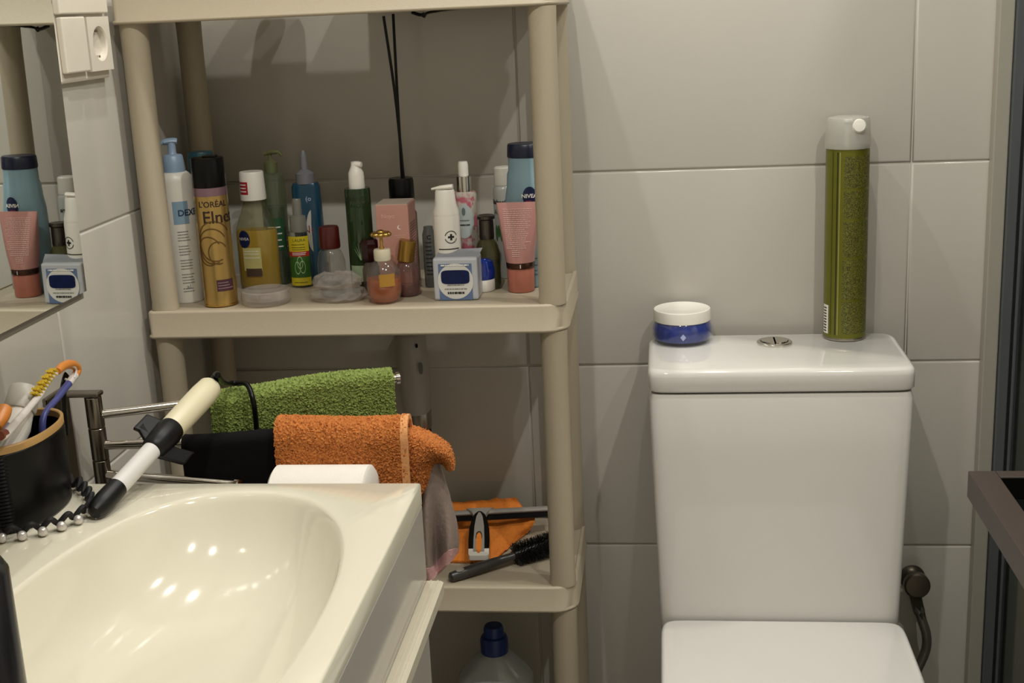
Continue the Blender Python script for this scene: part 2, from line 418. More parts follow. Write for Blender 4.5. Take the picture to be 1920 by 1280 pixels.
rings.append(rect_ring(BX0, BX1, BY0, BY1, BZ - .003)); rings.append(rect_ring(BX0, BX1, BY0, BY1, BZ - .026)); rings.append(rect_ring(BX0 + .01, BX1 - .01, BY0 + .01, BY1 - .01, BZ - .026))
for A, B in zip(rings, rings[1:]):
    for k in range(SEG): bm.faces.new((A[k], A[(k + 1) % SEG], B[(k + 1) % SEG], B[k]))
bm.faces.new(rings[0])
bs = thing('washbasin', 'cream white washbasin with a wide oval bowl on the vanity', 'washbasin', (bcx, bcy, BZ - .026), local=False)
obj('basin', bm, M_basin, bs, angle=60)
obj('drain', lathe([(.0, .003), (.022, .003), (.026, .001), (.026, 0)], 28, cap0=False), M_chrome, bs).location = (bcx, bcy, BZ - .1085)

# ================================================================== TOILET
tx = .1615
to = thing('toilet', 'white close-coupled toilet with closed square lid against the tiles', 'toilet', (tx, -.3, 0), local=False)
bm = BM(); loft(bm, [(z, hx, hy, 18, tx, -.031 - hy) for z, hx, hy in ((.41, .173, .095), (.42, .1775, .0985), (.45, .1790, .0995), (.56, .1822, .1002), (.71, .1872, .1005), (.792, .1888, .1005), (.8005, .186, .0995))], 96)
ci = obj('cistern', bm, M_porc, to, angle=50)
bm = BM(); loft(bm, [(z, hx, hy, 16, tx, -.030 - hy) for z, hx, hy in ((.8028, .1855, .0985), (.8043, .1880, .1003), (.8073, .1905, .1013), (.827, .1905, .1013), (.833, .1898, .1008), (.8358, .1868, .0993), (.837, .183, .0955))], 96)
cl = obj('cistern_lid', bm, M_porc, to, angle=60)
fb = onZ(1452, 641, .839)
bm = lathe([(.027, 0), (.027, .0025), (.025, .004), (.0215, .0042)], 40, cap1=False); fbo = obj('flush_button', bm, M_chrome, cl); fbo.location = (fb.x, fb.y, .837)
for sgn in (-1, 1):
    bm = BM(); N = 20; a = [bm.verts.new((sgn * (.0008 + .0205 * math.cos(math.pi * (k / N - .5))), .0205 * math.sin(math.pi * (k / N - .5)), .001)) for k in range(N + 1)]
    b = [bm.verts.new((v.co.x * .93 + sgn * .0006, v.co.y * .93, .0058)) for v in a]
    for k in range(N): bm.faces.new((a[k], a[k + 1], b[k + 1], b[k]))
    bm.faces.new((a[0], b[0], b[-1], a[-1])); bm.faces.new(b)
    q = obj('button_half', bm, M_chrome, cl); q.location = (fb.x, fb.y, .837)
def seat_secs(zs, grow): return [(z + .0095, .1788 + g + grow, .222 + g + grow, 20, tx + .002, -.2345 - .222) for z, g in zs]
bm = BM(); loft(bm, seat_secs([(.423, -.004), (.424, -.001), (.432, 0), (.436, -.0025), (.4375, -.006)], 0), 96); obj('seat_lid', bm, M_porc, to, angle=60)
bm = BM(); loft(bm, seat_secs([(.402, -.004), (.404, 0), (.418, 0), (.421, -.003)], -.002), 96); obj('seat', bm, M_porc, to, angle=60)
bm = BM(); loft(bm, [(z, hx, hy, n, tx, yc) for z, hx, hy, n, yc in ((0, .12, .24, 4, -.26), (.03, .12, .24, 4, -.26), (.12, .118, .235, 4, -.265), (.25, .14, .27, 4, -.31), (.36, .170, .315, 5, -.355), (.409, .175, .32, 6, -.36))], 64); obj('pan', bm, M_porc, to, angle=60)
M_hose = mat('dark_hose', '6a665e', .35, metal=.4)
vl = thing('stop_valve', 'dark metal angle valve with grey hose on the wall beside the toilet', 'valve', (.40, -.004, .42), local=False)
v0 = onY(1713, 1094, -.03)
bm = BM(); turned(bm, [(.021, 0), (.021, .003), (.014, .005), (.010, .01), (.010, .03), (.019, .032), (.021, .036), (.021, .047), (.018, .050), (.006, .051)], (v0.x + .002, -.0035, v0.z), (0, -1, .12)); obj('valve_body', bm, mat('old_brass', '5d564b', .35, metal=.8), vl)
hp = [Vector((v0.x + .004, -.036, v0.z - .008)), onY(1718, 1125, -.04), onY(1728, 1160, -.05), onY(1737, 1190, -.055), onY(1735, 1220, -.055), onY(1716, 1262, -.06), onY(1695, 1300, -.06)]
obj('hose', tube(BM(), spline(hp, 8), [.0095 if i < 14 else .0078 for i in range(8 * 6 + 1)], 12), M_hose, vl)
bm = BM(); tube(bm, [hp[1] + Vector((-.002, 0, .008)), hp[2]], [.0105, .008], 6); obj('hex_nut', bm, mat('old_brass', '5d564b'), vl, angle=20)

# ================================================================== MIRROR CABINET, SOCKET
def mir_x(y, z): return (-.58639 + .008168 * y + .00793 * (z - 1.36)) / 0.99993 * 1.0
MY0, MY1, MZ0, MZ1 = -1.62, -.795, 1.0935, 1.75
mc = thing('mirror_cabinet', 'mirror-fronted wall cabinet with thin metal bottom edge above the washbasin', 'mirror', (-.67, -1.2, MZ0), local=False)
obj('carcass', mbox((XL + .001, MY0, MZ0 + .002), (-.612, MY1 - .004, MZ1)), M_white, mc, smooth=False)
def door(bm, x_back, x_front):
    vs = [bm.verts.new((mir_x(y - 0, z) + dx, y, z)) for dx in (x_back, x_front) for y in (MY0, MY1) for z in (MZ0, MZ1)]
    for f in ((0, 1, 3, 2), (4, 6, 7, 5), (0, 4, 5, 1), (2, 3, 7, 6), (0, 2, 6, 4), (1, 5, 7, 3)): bm.faces.new([vs[i] for i in f])
    return bm
obj('mirror_glass', door(BM(), -.005, 0), M_mirror, mc, smooth=False)
bm = BM(); x0 = mir_x(MY0, MZ0); box(bm, (x0 - .016, MY0, MZ0 - .0085), (x0 + .0012, MY1 + .003, MZ0 + .0004)); obj('bottom_edge', bm, mat('grey_edge_strip', '7a746b', .4, metal=.3), mc, smooth=False)

so = thing('wall_socket', 'white double plate with switch and round power socket on side wall', 'socket', (XL, -.40, 1.34), local=False)
sy0, sy1, sz0, sz1 = -.482, -.332, 1.297, 1.372
M_sock = mat('socket_white', 'd9d1c2', .3)
obj('back_plate', mbox((XL + .002, sy0, sz0 - .008), (XL + .012, sy1, sz1 + .014)), M_sock, so, smooth=False, bevel=.003)
obj('top_cover', mbox((XL + .0115, sy0 + .003, sz1 + .0008), (XL + .021, sy1 - .003, sz1 + .04)), M_sock, so, smooth=False, bevel=.002)
obj('switch_rocker', mbox((XL + .012, sy0 + .006, sz0 + .004), (XL + .020, (sy0 + sy1) / 2 - .001, sz1 - .002)), M_sock, so, smooth=False, bevel=.002)
yc, zc = (sy0 + sy1) / 2 + .037, (sz0 + sz1) / 2; SEG2 = 40
bm = BM(); hy, hz = .034, .0345; R = []
def sq(x, h1, h2): return [bm.verts.new((x, yc + max(-h1, min(h1, 1.5 * h1 * math.cos(2 * math.pi * k / SEG2))), zc + max(-h2, min(h2, 1.5 * h2 * math.sin(2 * math.pi * k / SEG2))))) for k in range(SEG2)]
def ci_(x, r): return [bm.verts.new((x, yc + r * math.cos(2 * math.pi * k / SEG2), zc + r * math.sin(2 * math.pi * k / SEG2))) for k in range(SEG2)]
R = [sq(XL + .012, hy, hz), sq(XL + .020, hy, hz), ci_(XL + .020, .0225), ci_(XL + .0185, .0205), ci_(XL + .006, .0195)]
for A, B in zip(R, R[1:]):
    for k in range(SEG2): bm.faces.new((A[k], A[(k + 1) % SEG2], B[(k + 1) % SEG2], B[k]))
bm.faces.new(R[-1]); sk = obj('power_socket', bm, M_sock, so, angle=30)
for dy in (-.0095, .0095): bm = BM(); turned(bm, [(.0024, 0), (.0024, .0012)], (XL + .0061, yc + dy, zc), (1, 0, 0), 12); obj('pin_hole', bm, M_black, sk)
for dz in (-1, 1): obj('earth_clip', mbox((XL + .0062, yc - .0025, zc + dz * .0165 - .0015), (XL + .017, yc + .0025, zc + dz * .0165 + .0015)), M_chrome, sk, smooth=False)

# ================================================================== SWING TOWEL RAIL
BXA = -.703
b0 = onX(173, 738, BXA); bx_, by_ = b0.x, b0.y
zt = b0.z; zb_ = onX(180, 960, BXA).z
tr = thing('swing_towel_rail', 'chrome swing towel rail with three arms on the side wall', 'towel rail', (XL, by_, zt - .06), local=False)
M_dst = mat('dark_steel', '8a8379', .22, metal=1, var=.05)
obj('wall_plate', mbox((XL + .001, by_ - .034, zb_ - .01), (XL + .009, by_ + .024, zt + .004)), M_dst, tr, smooth=False, bevel=.002)
obj('top_bridge', mbox((XL + .009, by_ - .009, zt - .003), (bx_ + .011, by_ + .009, zt + .003)), M_dst, tr, smooth=False, bevel=.002)
obj('bottom_bridge', mbox((XL + .009, by_ - .009, zb_ - .003), (bx_ + .011, by_ + .009, zb_ + .003)), M_dst, tr, smooth=False, bevel=.002)
zz = [zt - .003, onX(178, 803, BXA).z, onX(182, 866, BXA).z, zb_ + .003]
for a, b in zip(zz, zz[1:]): bm = BM(); loft(bm, [(h, r, r, 2, bx_, by_) for h, r in ((b + .0006, .0098), (b + .0012, .0104), (a - .0012, .0104), (a - .0006, .0098))], 28); obj('swivel_barrel', bm, M_dst, tr)
za1, za2, za3 = onX(190, 769, BXA).z, onX(192, 829, BXA).z, onX(195, 886, BXA).z
E1, E2, E3 = onZ(750, 708, za1), onZ(762, 818, za2), onZ(450, 910, za3)
S1, S2, S3 = Vector((bx_, by_, za1)), Vector((bx_, by_, za2)), Vector((bx_, by_, za3))
for S_, E_ in ((S1, E1), (S2, E2), (S3, E3)):
    d = (E_ - S_).normalized(); Ln = (E_ - S_).length
    a_ = obj('arm', turned(BM(), [(.0062, .008), (.0062, Ln - .006)], S_, d, 20), M_chrome, tr)
    obj('end_cap', turned(BM(), [(.0062, Ln - .006), (.0082, Ln - .0055), (.0082, Ln - .001), (.007, Ln)], S_, d, 20), M_chrome, a_)
print('ARMS', S1, E1, S2, E2, S3, E3)

# ================================================================== TOWELS
def pile(name, ca, cb, sc=260):
    if name in MATS: return MATS[name]
    M = mat(name, ca, .95, var=.18, scale=sc, spec=.15, bump=.5, bscale=700); b = M.node_tree.nodes['Principled BSDF']
    b.inputs['Sheen Weight'].default_value = .3; b.inputs['Sheen Tint'].default_value = (*rgb(cb), 1); return M
def drape(S, E, u0, u1, front, back, r, step=.0016, sag=.004, wav=.003, seed=0):
    """cloth hung over the rod S-E between fractions u0..u1"""
    S, E = Vector(S), Vector(E); d = (E - S); L = d.length; d = d / L; nrm = Vector((d.y, -d.x, 0)).normalized()
    if nrm.y > 0: nrm = -nrm                                   # towards the room
    nu = int((u1 - u0) * L / step); tot = front + back + math.pi * r; nv = int(tot / step)
    P = np.zeros((nu, nv, 3))
    for j in range(nv):
        s = j / (nv - 1) * tot
        if s < front: off, dz, k = r, -(front - s), (front - s) / max(front, .01)
        elif s < front + math.pi * r: a = (s - front) / r; off, dz, k = r * math.cos(a), r * math.sin(a), 0
        else: off, dz, k = -r, -(s - front - math.pi * r), (s - front - math.pi * r) / max(back, .01)
        for i in range(nu):
            u = u0 + (u1 - u0) * i / (nu - 1); Q = S + d * (L * u)
            w = wav * k * math.sin(u * 17 + seed) * (1 if off > 0 else .3) + sag * k * math.sin(u * 7 + seed * 2) * .5
            h = .0025 * math.sin(u * 9 + seed) * (1 - k)
            P[i, j] = Q + nrm * (off + (w if off > 0 else -abs(w) * .3)) + Vector((0, 0, dz + h))
    return P
def frac(S, E, px):                # where along the rod (horizontal) the sight line of a column meets it
    lo, hi = 0.0, 1.3
    for _ in range(40):
        md = (lo + hi) / 2; v = S.lerp(E, md) - CAM
        if 960 + F_PX * v.dot(RT) / v.dot(FW) < px: lo = md
        else: hi = md
    return lo
M_green = pile('green_terry', '869650', 'b8c890'); M_orange = pile('orange_terry', 'c4793f', 'e8b080')
gt = obj('green_towel', sheet(drape(S1, E1, frac(S1, E1, 393), frac(S1, E1, 735), .19, .17, .0125, .00115, seed=1), .004, .0024), M_green)
tag(gt, 'light green terry towel folded over the upper rail arm', 'towel')
bt = obj('black_towel', sheet(drape(S2, E2, frac(S2, E2, 345), frac(S2, E2, 545), .20, .16, .0105, .003, wav=.002, seed=2), .004, .0006), mat('black_cloth', '0c0b0c', .9, var=.2, scale=300, spec=.2))
tag(bt, 'black cloth hanging from the rail below the green towel', 'towel')
ot = thing('orange_towel', 'folded orange terry towel with trailing end hung over the rail arm', 'towel', tuple(S2.lerp(E2, .75) - Vector((0, 0, .2))), local=False)
fo0, fo1 = frac(S2, E2, 523), frac(S2, E2, 766)
nS2 = Vector(((E2 - S2).y, -(E2 - S2).x, 0)).normalized(); nS2 = nS2 if nS2.y < 0 else -nS2
obj('main_fold', sheet(drape(S2 + Vector((0, 0, .003)), E2 + Vector((0, 0, .003)), fo0, fo1, .16, .15, .0215, .00115, sag=.006, wav=.004, seed=3), .006, .0024), M_orange, ot)
# woven hem strip along the right edge
hp_ = drape(S2 + Vector((0, 0, .003)), E2 + Vector((0, 0, .003)), fo1 - .018, fo1 + .006, .16, .15, .0232, .003, sag=.006, wav=.004, seed=3)
obj('hem', sheet(hp_, .0055, .0006), mat('orange_hem', 'd99a63', .9, var=.1, scale=400, bump=.3), ot)
YO = E2.y
def pxn(rows): return [[onY(x, y, Y) for x, y, Y in r] for r in rows]
ctrl = pxn([[(752, 796, YO + .03), (788, 806, YO + .03), (818, 820, YO + .03), (840, 838, YO + .03), (848, 862, YO + .03)],
            [(754, 812, YO - .004), (788, 824, YO - .010), (814, 838, YO - .014), (834, 852, YO - .008), (845, 880, YO + .012)],
            [(756, 850, YO - .010), (786, 850, YO - .022), (806, 852, YO - .020), (822, 858, YO - .006), (833, 866, YO + .016)],
            [(756, 890, YO - .008), (782, 886, YO - .020), (798, 872, YO - .018), (809, 868, YO - .002), (818, 862, YO + .018)],
            [(756, 940, YO - .006), (780, 936, YO - .018), (793, 915, YO - .016), (801, 892, YO), (807, 872, YO + .018)]])
obj('trailing_end', sheet(net(ctrl, 110, 110), .0045, .0022), M_orange, ot)
# dusty pink cloth hanging below
ctrl = pxn([[(776, 858, YO + .018), (792, 856, YO + .004), (806, 856, YO - .004), (818, 862, YO + .010), (824, 872, YO + .03)],
            [(778, 920, YO + .018), (796, 920, YO - .008), (812, 922, YO - .002), (832, 925, YO + .010), (842, 930, YO + .03)],
            [(780, 985, YO + .018), (798, 988, YO - .016), (814, 985, YO + .006), (840, 975, YO + .004), (856, 985, YO + .03)],
            [(784, 1040, YO + .018), (800, 1050, YO - .020), (818, 1042, YO + .012), (842, 1018, YO - .004), (859, 1020, YO + .03)],
            [(790, 1080, YO + .018), (803, 1086, YO - .018), (822, 1072, YO - .002), (842, 1052, YO - .006), (856, 1032, YO + .026)]])
pk = thing('pink_cloth', 'dusty pink and grey cloth hanging in a pointed fold below the orange towel', 'cloth', tuple(onY(815, 1080, YO)), local=False)
A = net(ctrl, 50, 70)
obj('cloth', sheet(A, .0025, .0006), mat('mauve_grey_cloth', '8a7a70', .9, var=.12, scale=200, bump=.3), pk)
obj('pink_hem', sheet(A[:, 40:, :] + np.array([0, -.0018, -.001]), .004, .0008), mat('dusty_pink_hem', 'b98f8c', .9, var=.1, scale=250, bump=.3), pk)

# toilet roll behind the basin
Yr = -.635; r0 = onY(508, 876, Yr); r1 = onY(664, 884, Yr); rr = .052
rl = thing('toilet_roll', 'white paper roll on a chrome holder just behind the basin', 'toilet roll', ((r0.x + r1.x) / 2, Yr, r0.z - 2 * rr), local=False)
M_paper = mat('tissue_paper', 'e4dfd6', .9, bump=.2, bscale=400)
xr0, xr1, zr = r0.x + .002, onY(694, 890, Yr).x, r0.z - rr
obj('paper', turned(BM(), [(.02, 0), (rr - .004, 0), (rr, .003), (rr, xr1 - xr0 - .003), (rr - .004, xr1 - xr0), (.02, xr1 - xr0)], (xr0, Yr, zr), (1, 0, 0), 48), M_paper, rl)
obj('core', turned(BM(), [(.0195, 0), (.0195, xr1 - xr0 + .001)], (xr0 - .0005, Yr, zr), (1, 0, 0), 28), mat('card_tube', 'a89a85', .9), rl)
ho = thing('roll_holder', 'chrome bar bracket on the vanity side carrying the paper roll', 'roll holder', (xr0, BY1, zr), local=False)
obj('bar', turned(BM(), [(.006, 0), (.006, xr1 - xr0 + .03)], (xr0 - .02, Yr, zr), (1, 0, 0), 16), M_chrome, ho)
obj('bracket', mbox((xr0 - .026, BY1 - .0035, zr - .012), (xr0 - .018, Yr + .006, zr + .012)), M_chrome, ho, smooth=False, bevel=.002)

# ================================================================== THINGS ON THE BASIN
# curling iron: tip on the basin, handle over the green towel
T0 = Vector(onZ(186, 950, BZ + .012)); g1 = S1.lerp(E1, frac(S1, E1, 400))
T1 = onY(396, 724, g1.y + .0); T1 = onZ(396, 724, za1 + .034)
ax = (T1 - T0).normalized(); LI = (T1 - T0).length
print('IRON', T0, T1, LI)
ir = thing('curling_iron', 'cream and white curling iron with black clip leaning from basin to towel rail', 'curling iron', tuple(T0), local=False)
M_cream = mat('cream_plastic', 'd9d0b0', .35, var=.03); M_blk2 = mat('black_nylon', '0a0a0b', .4, spec=.3)
def at(px, py):      # distance along the iron under a pixel
    best = min(range(0, 401), key=lambda k: (lambda v: (960 + F_PX * v.dot(RT) / v.dot(FW) - px) ** 2 + (640 + F_PX * v.dot(DN) / v.dot(FW) - py) ** 2)(T0 + ax * (LI * 1.1 * k / 400) - CAM))
    return LI * 1.1 * best / 400
h1, h2, h3 = at(222, 915), at(290, 850), at(322, 806); h4 = LI
obj('tip', turned(BM(), [(.002, -.012), (.0075, -.010), (.0105, -.002), (.0118, .010), (.0115, h1)], T0, ax), M_blk2, ir)
obj('barrel', turned(BM(), [(.0108, h1), (.0108, h2 + .005)], T0, ax), mat('white_ceramic_barrel', 'd5d2ce', .25), ir)
obj('collar', turned(BM(), [(.0108, h2), (.014, h2 + .004), (.0155, h2 + .02), (.0165, h3 - .006), (.0148, h3 + .002)], T0, ax), M_blk2, ir)
obj('handle', turned(BM(), [(.0142, h3), (.0150, h3 + .004), (.0158, h3 + .05), (.0158, h4 - .02), (.0148, h4 - .004), (.0125, h4)], T0, ax), M_cream, ir)
bm = BM(); sd = ax.cross(Vector((0, 0, 1))).normalized(); up = sd.cross(ax).normalized()
def fin(base, dirs, w, name):
    bm = BM(); pts = [T0 + ax * base[0] , T0 + ax * base[1]]
    a = T0 + ax * base[0] + dirs * .010; b = T0 + ax * base[1] + dirs * .010; c = T0 + ax * (base[1] + base[2]) + dirs * w; d = T0 + ax * (base[0] + base[2]) + dirs * w
    nrm = ax.cross(dirs).normalized() * .003
    mid = (a + b) / 2 + dirs * .004
    vs = [bm.verts.new(q + s * nrm) for s in (-1, 1) for q in (a, b, c, d)]
    for f in ((0, 1, 2, 3), (7, 6, 5, 4), (0, 4, 5, 1), (1, 5, 6, 2), (2, 6, 7, 3), (3, 7, 4, 0)): bm.faces.new([vs[i] for i in f])
    return obj(name, bm, M_blk2, ir, smooth=False, bevel=.002)
left = (-sd if sd.x > 0 else sd)
fin((h2 + .018, h3 + .004, -.006), (left * .8 + up * .6).normalized(), .033, 'clip_lever')
fin((h2 + .004, h2 + .016, .012), (left * .8 + up * .6).normalized(), .030, 'clip_lever')
fin((h2 - .002, h2 + .022, .020), -(left * .6 + up * .8).normalized(), .038, 'rest_stand')
c0 = T1 + ax * .002
towel_f = lambda px, py: onY(px, py, S1.lerp(E1, frac(S1, E1, px)).y - .034)
cord = [c0, c0 + ax * .012 + Vector((0, 0, .006)), onZ(408, 703, za1 + .05), onZ(418, 716, za1 + .03), onZ(437, 718, za1 + .0215), onZ(462, 720, za1 + .021), towel_f(474, 748), towel_f(480, 790), towel_f(482, 840), towel_f(480, 890), towel_f(478, 960)]
obj('cord', tube(BM(), spline(cord, 10), .0034, 10), M_black, ir)
obj('strain_relief', tube(BM(), spline(cord[:3], 10), [.0062 - .0024 * i / 20 for i in range(21)], 10), M_black, ir)

# black ribbed pot with a wooden rim
kx, ky, kax, kay = -.7005, -.796, .0465, .072
zk = onX(104, 790, kx + kax * .9).z
pot = thing('toothbrush_pot', 'black ribbed oval pot with pale wooden rim standing on the basin', 'pot', (kx, ky, BZ), local=False)
secs = []; Hk = zk - BZ; nr = 22
for i in range(nr * 2 + 1):
    k = i / (nr * 2); bul = 1 - .05 * (1 - k) ** 2 + (.012 if i % 2 else -.010); secs.append((BZ + .0008 + (Hk - .009) * k, kax * bul, kay * bul, 2.3, kx, ky))
secs += [(BZ + Hk - .008, kax * .93, kay * .93, 2.3, kx, ky), (BZ + .02, kax * .88, kay * .9, 2.3, kx, ky)]
bm = BM(); loft(bm, secs, 56, cap0=True, cap1=True); obj('ribbed_body', bm, mat('black_wicker', '040404', .35, var=.3, scale=120, spec=.25), pot, angle=70)
bm = BM(); rim = [(z, kax * s, kay * s, 2.3, kx, ky) for z, s in ((zk - .008, .93), (zk - .008, 1.0), (zk - .001, 1.005), (zk, .99), (zk, .945), (zk - .001, .93), (zk - .008, .93))]
loft(bm, rim, 56, False, False); obj('wooden_rim', bm, mat('pale_wood', 'b08a52', .5, var=.2, scale=30), pot)
def in_pot(px, py, X): return onX(px, py, X)
def brush(label, pts, r, mts, head=None):
    b = thing('toothbrush', label, 'toothbrush', tuple(pts[0]), local=False, group='brushes in the black pot')
    return b
XB = -.700
# white toothbrush with yellow bristles
q = [Vector((-.690, -.842, zk - .055)), onX(12, 812, -.668), onX(48, 772, -.672), onX(76, 738, -.680), onX(92, 712, -.686), onX(106, 697, -.690)]
q = [onX(3, 816, -.668)] + q[1:]
tb = brush('white toothbrush with yellow bristles leaning out of the black pot', q, 0, 0)
M_wt = mat('white_handle', 'dcd5cf', .35)
obj('handle', tube(BM(), spline(q, 8), [.0046] * 9 + [.0044] * 8 + [.0038] * 8 + [.0032] * 8 + [.0036] * 8, 10), M_wt, tb)
bmx = BM(); ha, hb = onX(70, 742, -.679), onX(104, 698, -.690)
fwd = (onX(80, 700, -.684) - onX(92, 712, -.686)).normalized()
for i in range(9):
    for s in (-1, 0, 1):
        P = ha.lerp(hb, i / 8) + Vector((s * .0028, 0, 0)); Ln = .0105 + (.003 if i % 2 else 0)
        tube(bmx, [P, P + fwd * Ln], .0016, 6)
obj('bristles', bmx, mat('yellow_bristles', 'd9b830', .6, var=.2, scale=200), tb)['kind'] = 'stuff'
obj('brown_tip', tube(BM(), [onX(0, 817, -.668), onX(10, 812, -.668)], [.0050, .0047], 10), mat('brown_tip', '7a3b2a', .5), tb)
# tongue scraper / brush with blue stem and orange hook
q = [onX(78, 790, -.690) + Vector((0, -.004, -.05)), onX(80, 788, -.690), onX(106, 748, -.690), onX(131, 716, -.690)]
sc_ = thing('tongue_scraper', 'blue handled tongue scraper with curved orange and white head in the black pot', 'tongue scraper', tuple(q[0]), local=False)
obj('stem', tube(BM(), spline(q, 6), [.0040] * 7 + [.0036] * 6 + [.0042] * 6, 10), mat('blue_handle', '4a4f8e', .35), sc_)
obj('white_neck', tube(BM(), spline([onX(129, 719, -.690), onX(136, 709, -.690), onX(141, 704, -.690)], 5), .0046, 10), M_wt, sc_)
q = [onX(140, 706, -.690), onX(145, 694, -.691), onX(140, 685, -.691), onX(128, 683, -.690), onX(116, 688, -.688), (onX(108, 696, -.687))]
obj('hook', tube(BM(), spline(q, 8), [.0042 + .0012 * math.sin(i / 40 * math.pi) for i in range(41)], 12), mat('orange_rubber', 'd8873a', .4), sc_)
q = [onX(139, 708, -.6865), onX(143, 694, -.6868), onX(138, 687, -.6868), onX(128, 686, -.686)]
obj('white_edge', tube(BM(), spline(q, 8), .0012, 8), M_wt, sc_)
# dark clip behind
q = [onX(118, 770, -.700) + Vector((0, 0, -.03)), onX(119, 740, -.700), onX(122, 715, -.700), onX(126, 704, -.700)]
dk = thing('hair_grip', 'black hair grip with steel rivet standing in the black pot', 'hair grip', tuple(q[0]), local=False)
obj('blade', tube(BM(), spline(q, 6), [.0058] * 7 + [.0072] * 6 + [.0072] * 5 + [.004], 10, flat=.4), M_black, dk)
bm = BM(); ball(bm, onX(124, 711, -.694), .0018); obj('rivet', bm, M_chrome, dk)
# white flat toothpaste cap / interdental box
P = onX(42, 745, -.70)
wb = thing('toothpaste_tube', 'white toothpaste tube end with flat cap sticking out of the black pot', 'toothpaste', tuple(P), local=False)
dv = (onX(40, 728, -.70) - onX(30, 790, -.70)).normalized(); dv = (dv + Vector((0, .25, 0))).normalized()
obj('cap', turned(BM(), [(.0165, 0), (.0175, .003), (.0165, .026), (.0150, .0285), (.006, .029)], onX(36, 772, -.70), dv, 28), mat('greyish_white_cap', 'c4bfb5', .4), wb)
obj('tube_body', turned(BM(), [(.008, -.07), (.0165, -.02), (.0150, 0)], onX(36, 772, -.70), dv, 24), M_white, wb)
# orange and blue handles at the left
q = [onX(-12, 830, -.70), onX(2, 800, -.70), onX(18, 772, -.70)]
ob = brush('orange tipped grey toothbrush standing at the back of the black pot', q, 0, 0)
obj('handle', tube(BM(), spline([q[0] + Vector((0, 0, -.03)), q[0], onX(15, 800, -.70), onX(30, 778, -.70)], 5), [.004] * 11 + [.0048] * 5, 10), mat('slate_handle', '5b5a70', .4), ob)
obj('orange_grip', tube(BM(), spline([onX(-8, 800, -.694), onX(2, 782, -.694), onX(12, 762, -.694)], 5), [.006, .007, .0075, .008, .008, .0082, .0082, .008, .0075, .007, .004], 12), mat('orange_rubber', 'd8873a'), ob)

# wavy black headband with pearls round the pot
hb_px = [(130, 911), (146, 915), (156, 924), (168, 938), (170, 952), (160, 965), (143, 975), (118, 985), (92, 993), (64, 1000), (35, 1005), (6, 1008), (-30, 1012), (-70, 1012)]
hbp = [onZ(x, y, BZ + .004) for x, y in hb_px]; C_ = spline(hbp, 10)
hd = thing('pearl_headband', 'black zigzag headband studded with white pearls lying round the pot', 'headband', tuple(hbp[5]), local=False)
L_ = [0]
for a, b in zip(C_, C_[1:]): L_.append(L_[-1] + (b - a).length)
def along(s):
    for i in range(len(L_) - 1):
        if L_[i + 1] >= s: t = (s - L_[i]) / (L_[i + 1] - L_[i] + 1e-9); return C_[i].lerp(C_[i + 1], t), (C_[i + 1] - C_[i]).normalized()
    return C_[-1], (C_[-1] - C_[-2]).normalized()
per = .0190; n_w = int(L_[-1] / per); w_ = []
for i in range(n_w * 12):
    s = i / 12 * per; P, t = along(s); side = Vector((-t.y, t.x, 0)); ph = 2 * math.pi * s / per
    w_.append(P + Vector((0, 0, .0032 + .0085 * (.5 + .5 * math.cos(ph)))) + side * .0026 * math.cos(ph))
obj('band', tube(BM(), w_, .0031, 8), mat('black_velvet', '0b0a0b', .7), hd)
M_pearl = mat('pearl', 'd5d0ca', .15, metal=.55, var=.05, coat=.5)
me_p = None
for i in range(n_w):
    P, t = along((i + .5) * per); side = Vector((-t.y, t.x, 0))
    bm = BM(); ball(bm, P + side * .0046 + Vector((0, 0, .0018)), .0053, 16, 10); obj('pearl', bm, M_pearl, hd)
# black bottle at the near rim of the basin
NBY = -1.384; nr_ = .031; nb = onY(18, 1160, NBY - .0)
bl = thing('black_bottle', 'dark bottle with rounded cap on the near rim of the basin', 'bottle', (nb.x - nr_, NBY, BZ))
nh = onY(4, 1066, NBY).z - BZ; nt_ = onY(0, 1018, NBY).z - BZ
obj('body', lathe([(nr_ * .92, .0004), (nr_, .004), (nr_, nh - .006), (nr_ * .9, nh), (nr_ * .75, nh + .003)], 36), mat('dark_glass_bottle', '131316', .25), bl)
obj('cap', lathe([(nr_ * .74, nh + .002), (nr_ * .78, nh + .005), (nr_ * .78, nt_ - .006), (nr_ * .6, nt_), (.004, nt_ + .001)], 32), M_black, bl)

# ================================================================== THINGS ON THE CISTERN
ZC = .8373
r = .0478; jx = onY(1279, 620, -.060).x
cj = thing('cream_jar', 'blue beaded glass jar with white lid on the toilet cistern', 'jar', (jx, -.0585, ZC))
jg_ = obj('glass', lathe([(r * .86, .0003), (r * .95, .002), (r, .010), (r * 1.0, .024), (r * .94, .034), (r * .88, .037)], 48), clear('jar_glass', 'f2f4f6', .02), cj)
obj('blue_content', lathe([(r * .80, .0045), (r * .90, .006), (r * .955, .012), (r * .955, .024), (r * .90, .033), (r * .85, .036)], 48), mat('blue_gel', '142f86', .12, var=.5, scale=110, coat=.5), jg_)
obj('lid', lathe([(r * .90, .0345), (r * .93, .0355), (r * .93, .0505), (r * .915, .0525), (r * .88, .0532), (r * .85, .052), (.004, .0517)], 48), M_white, cj)
disc_flat(cj, 'diamond_mark', (.001, -r * 1.0 - .0006, .017), (1, 0, 0), (0, .0, 1), .0045, .0055, mat('pale_blue_print', 'aab4dd', .5), n=1, seg=4)

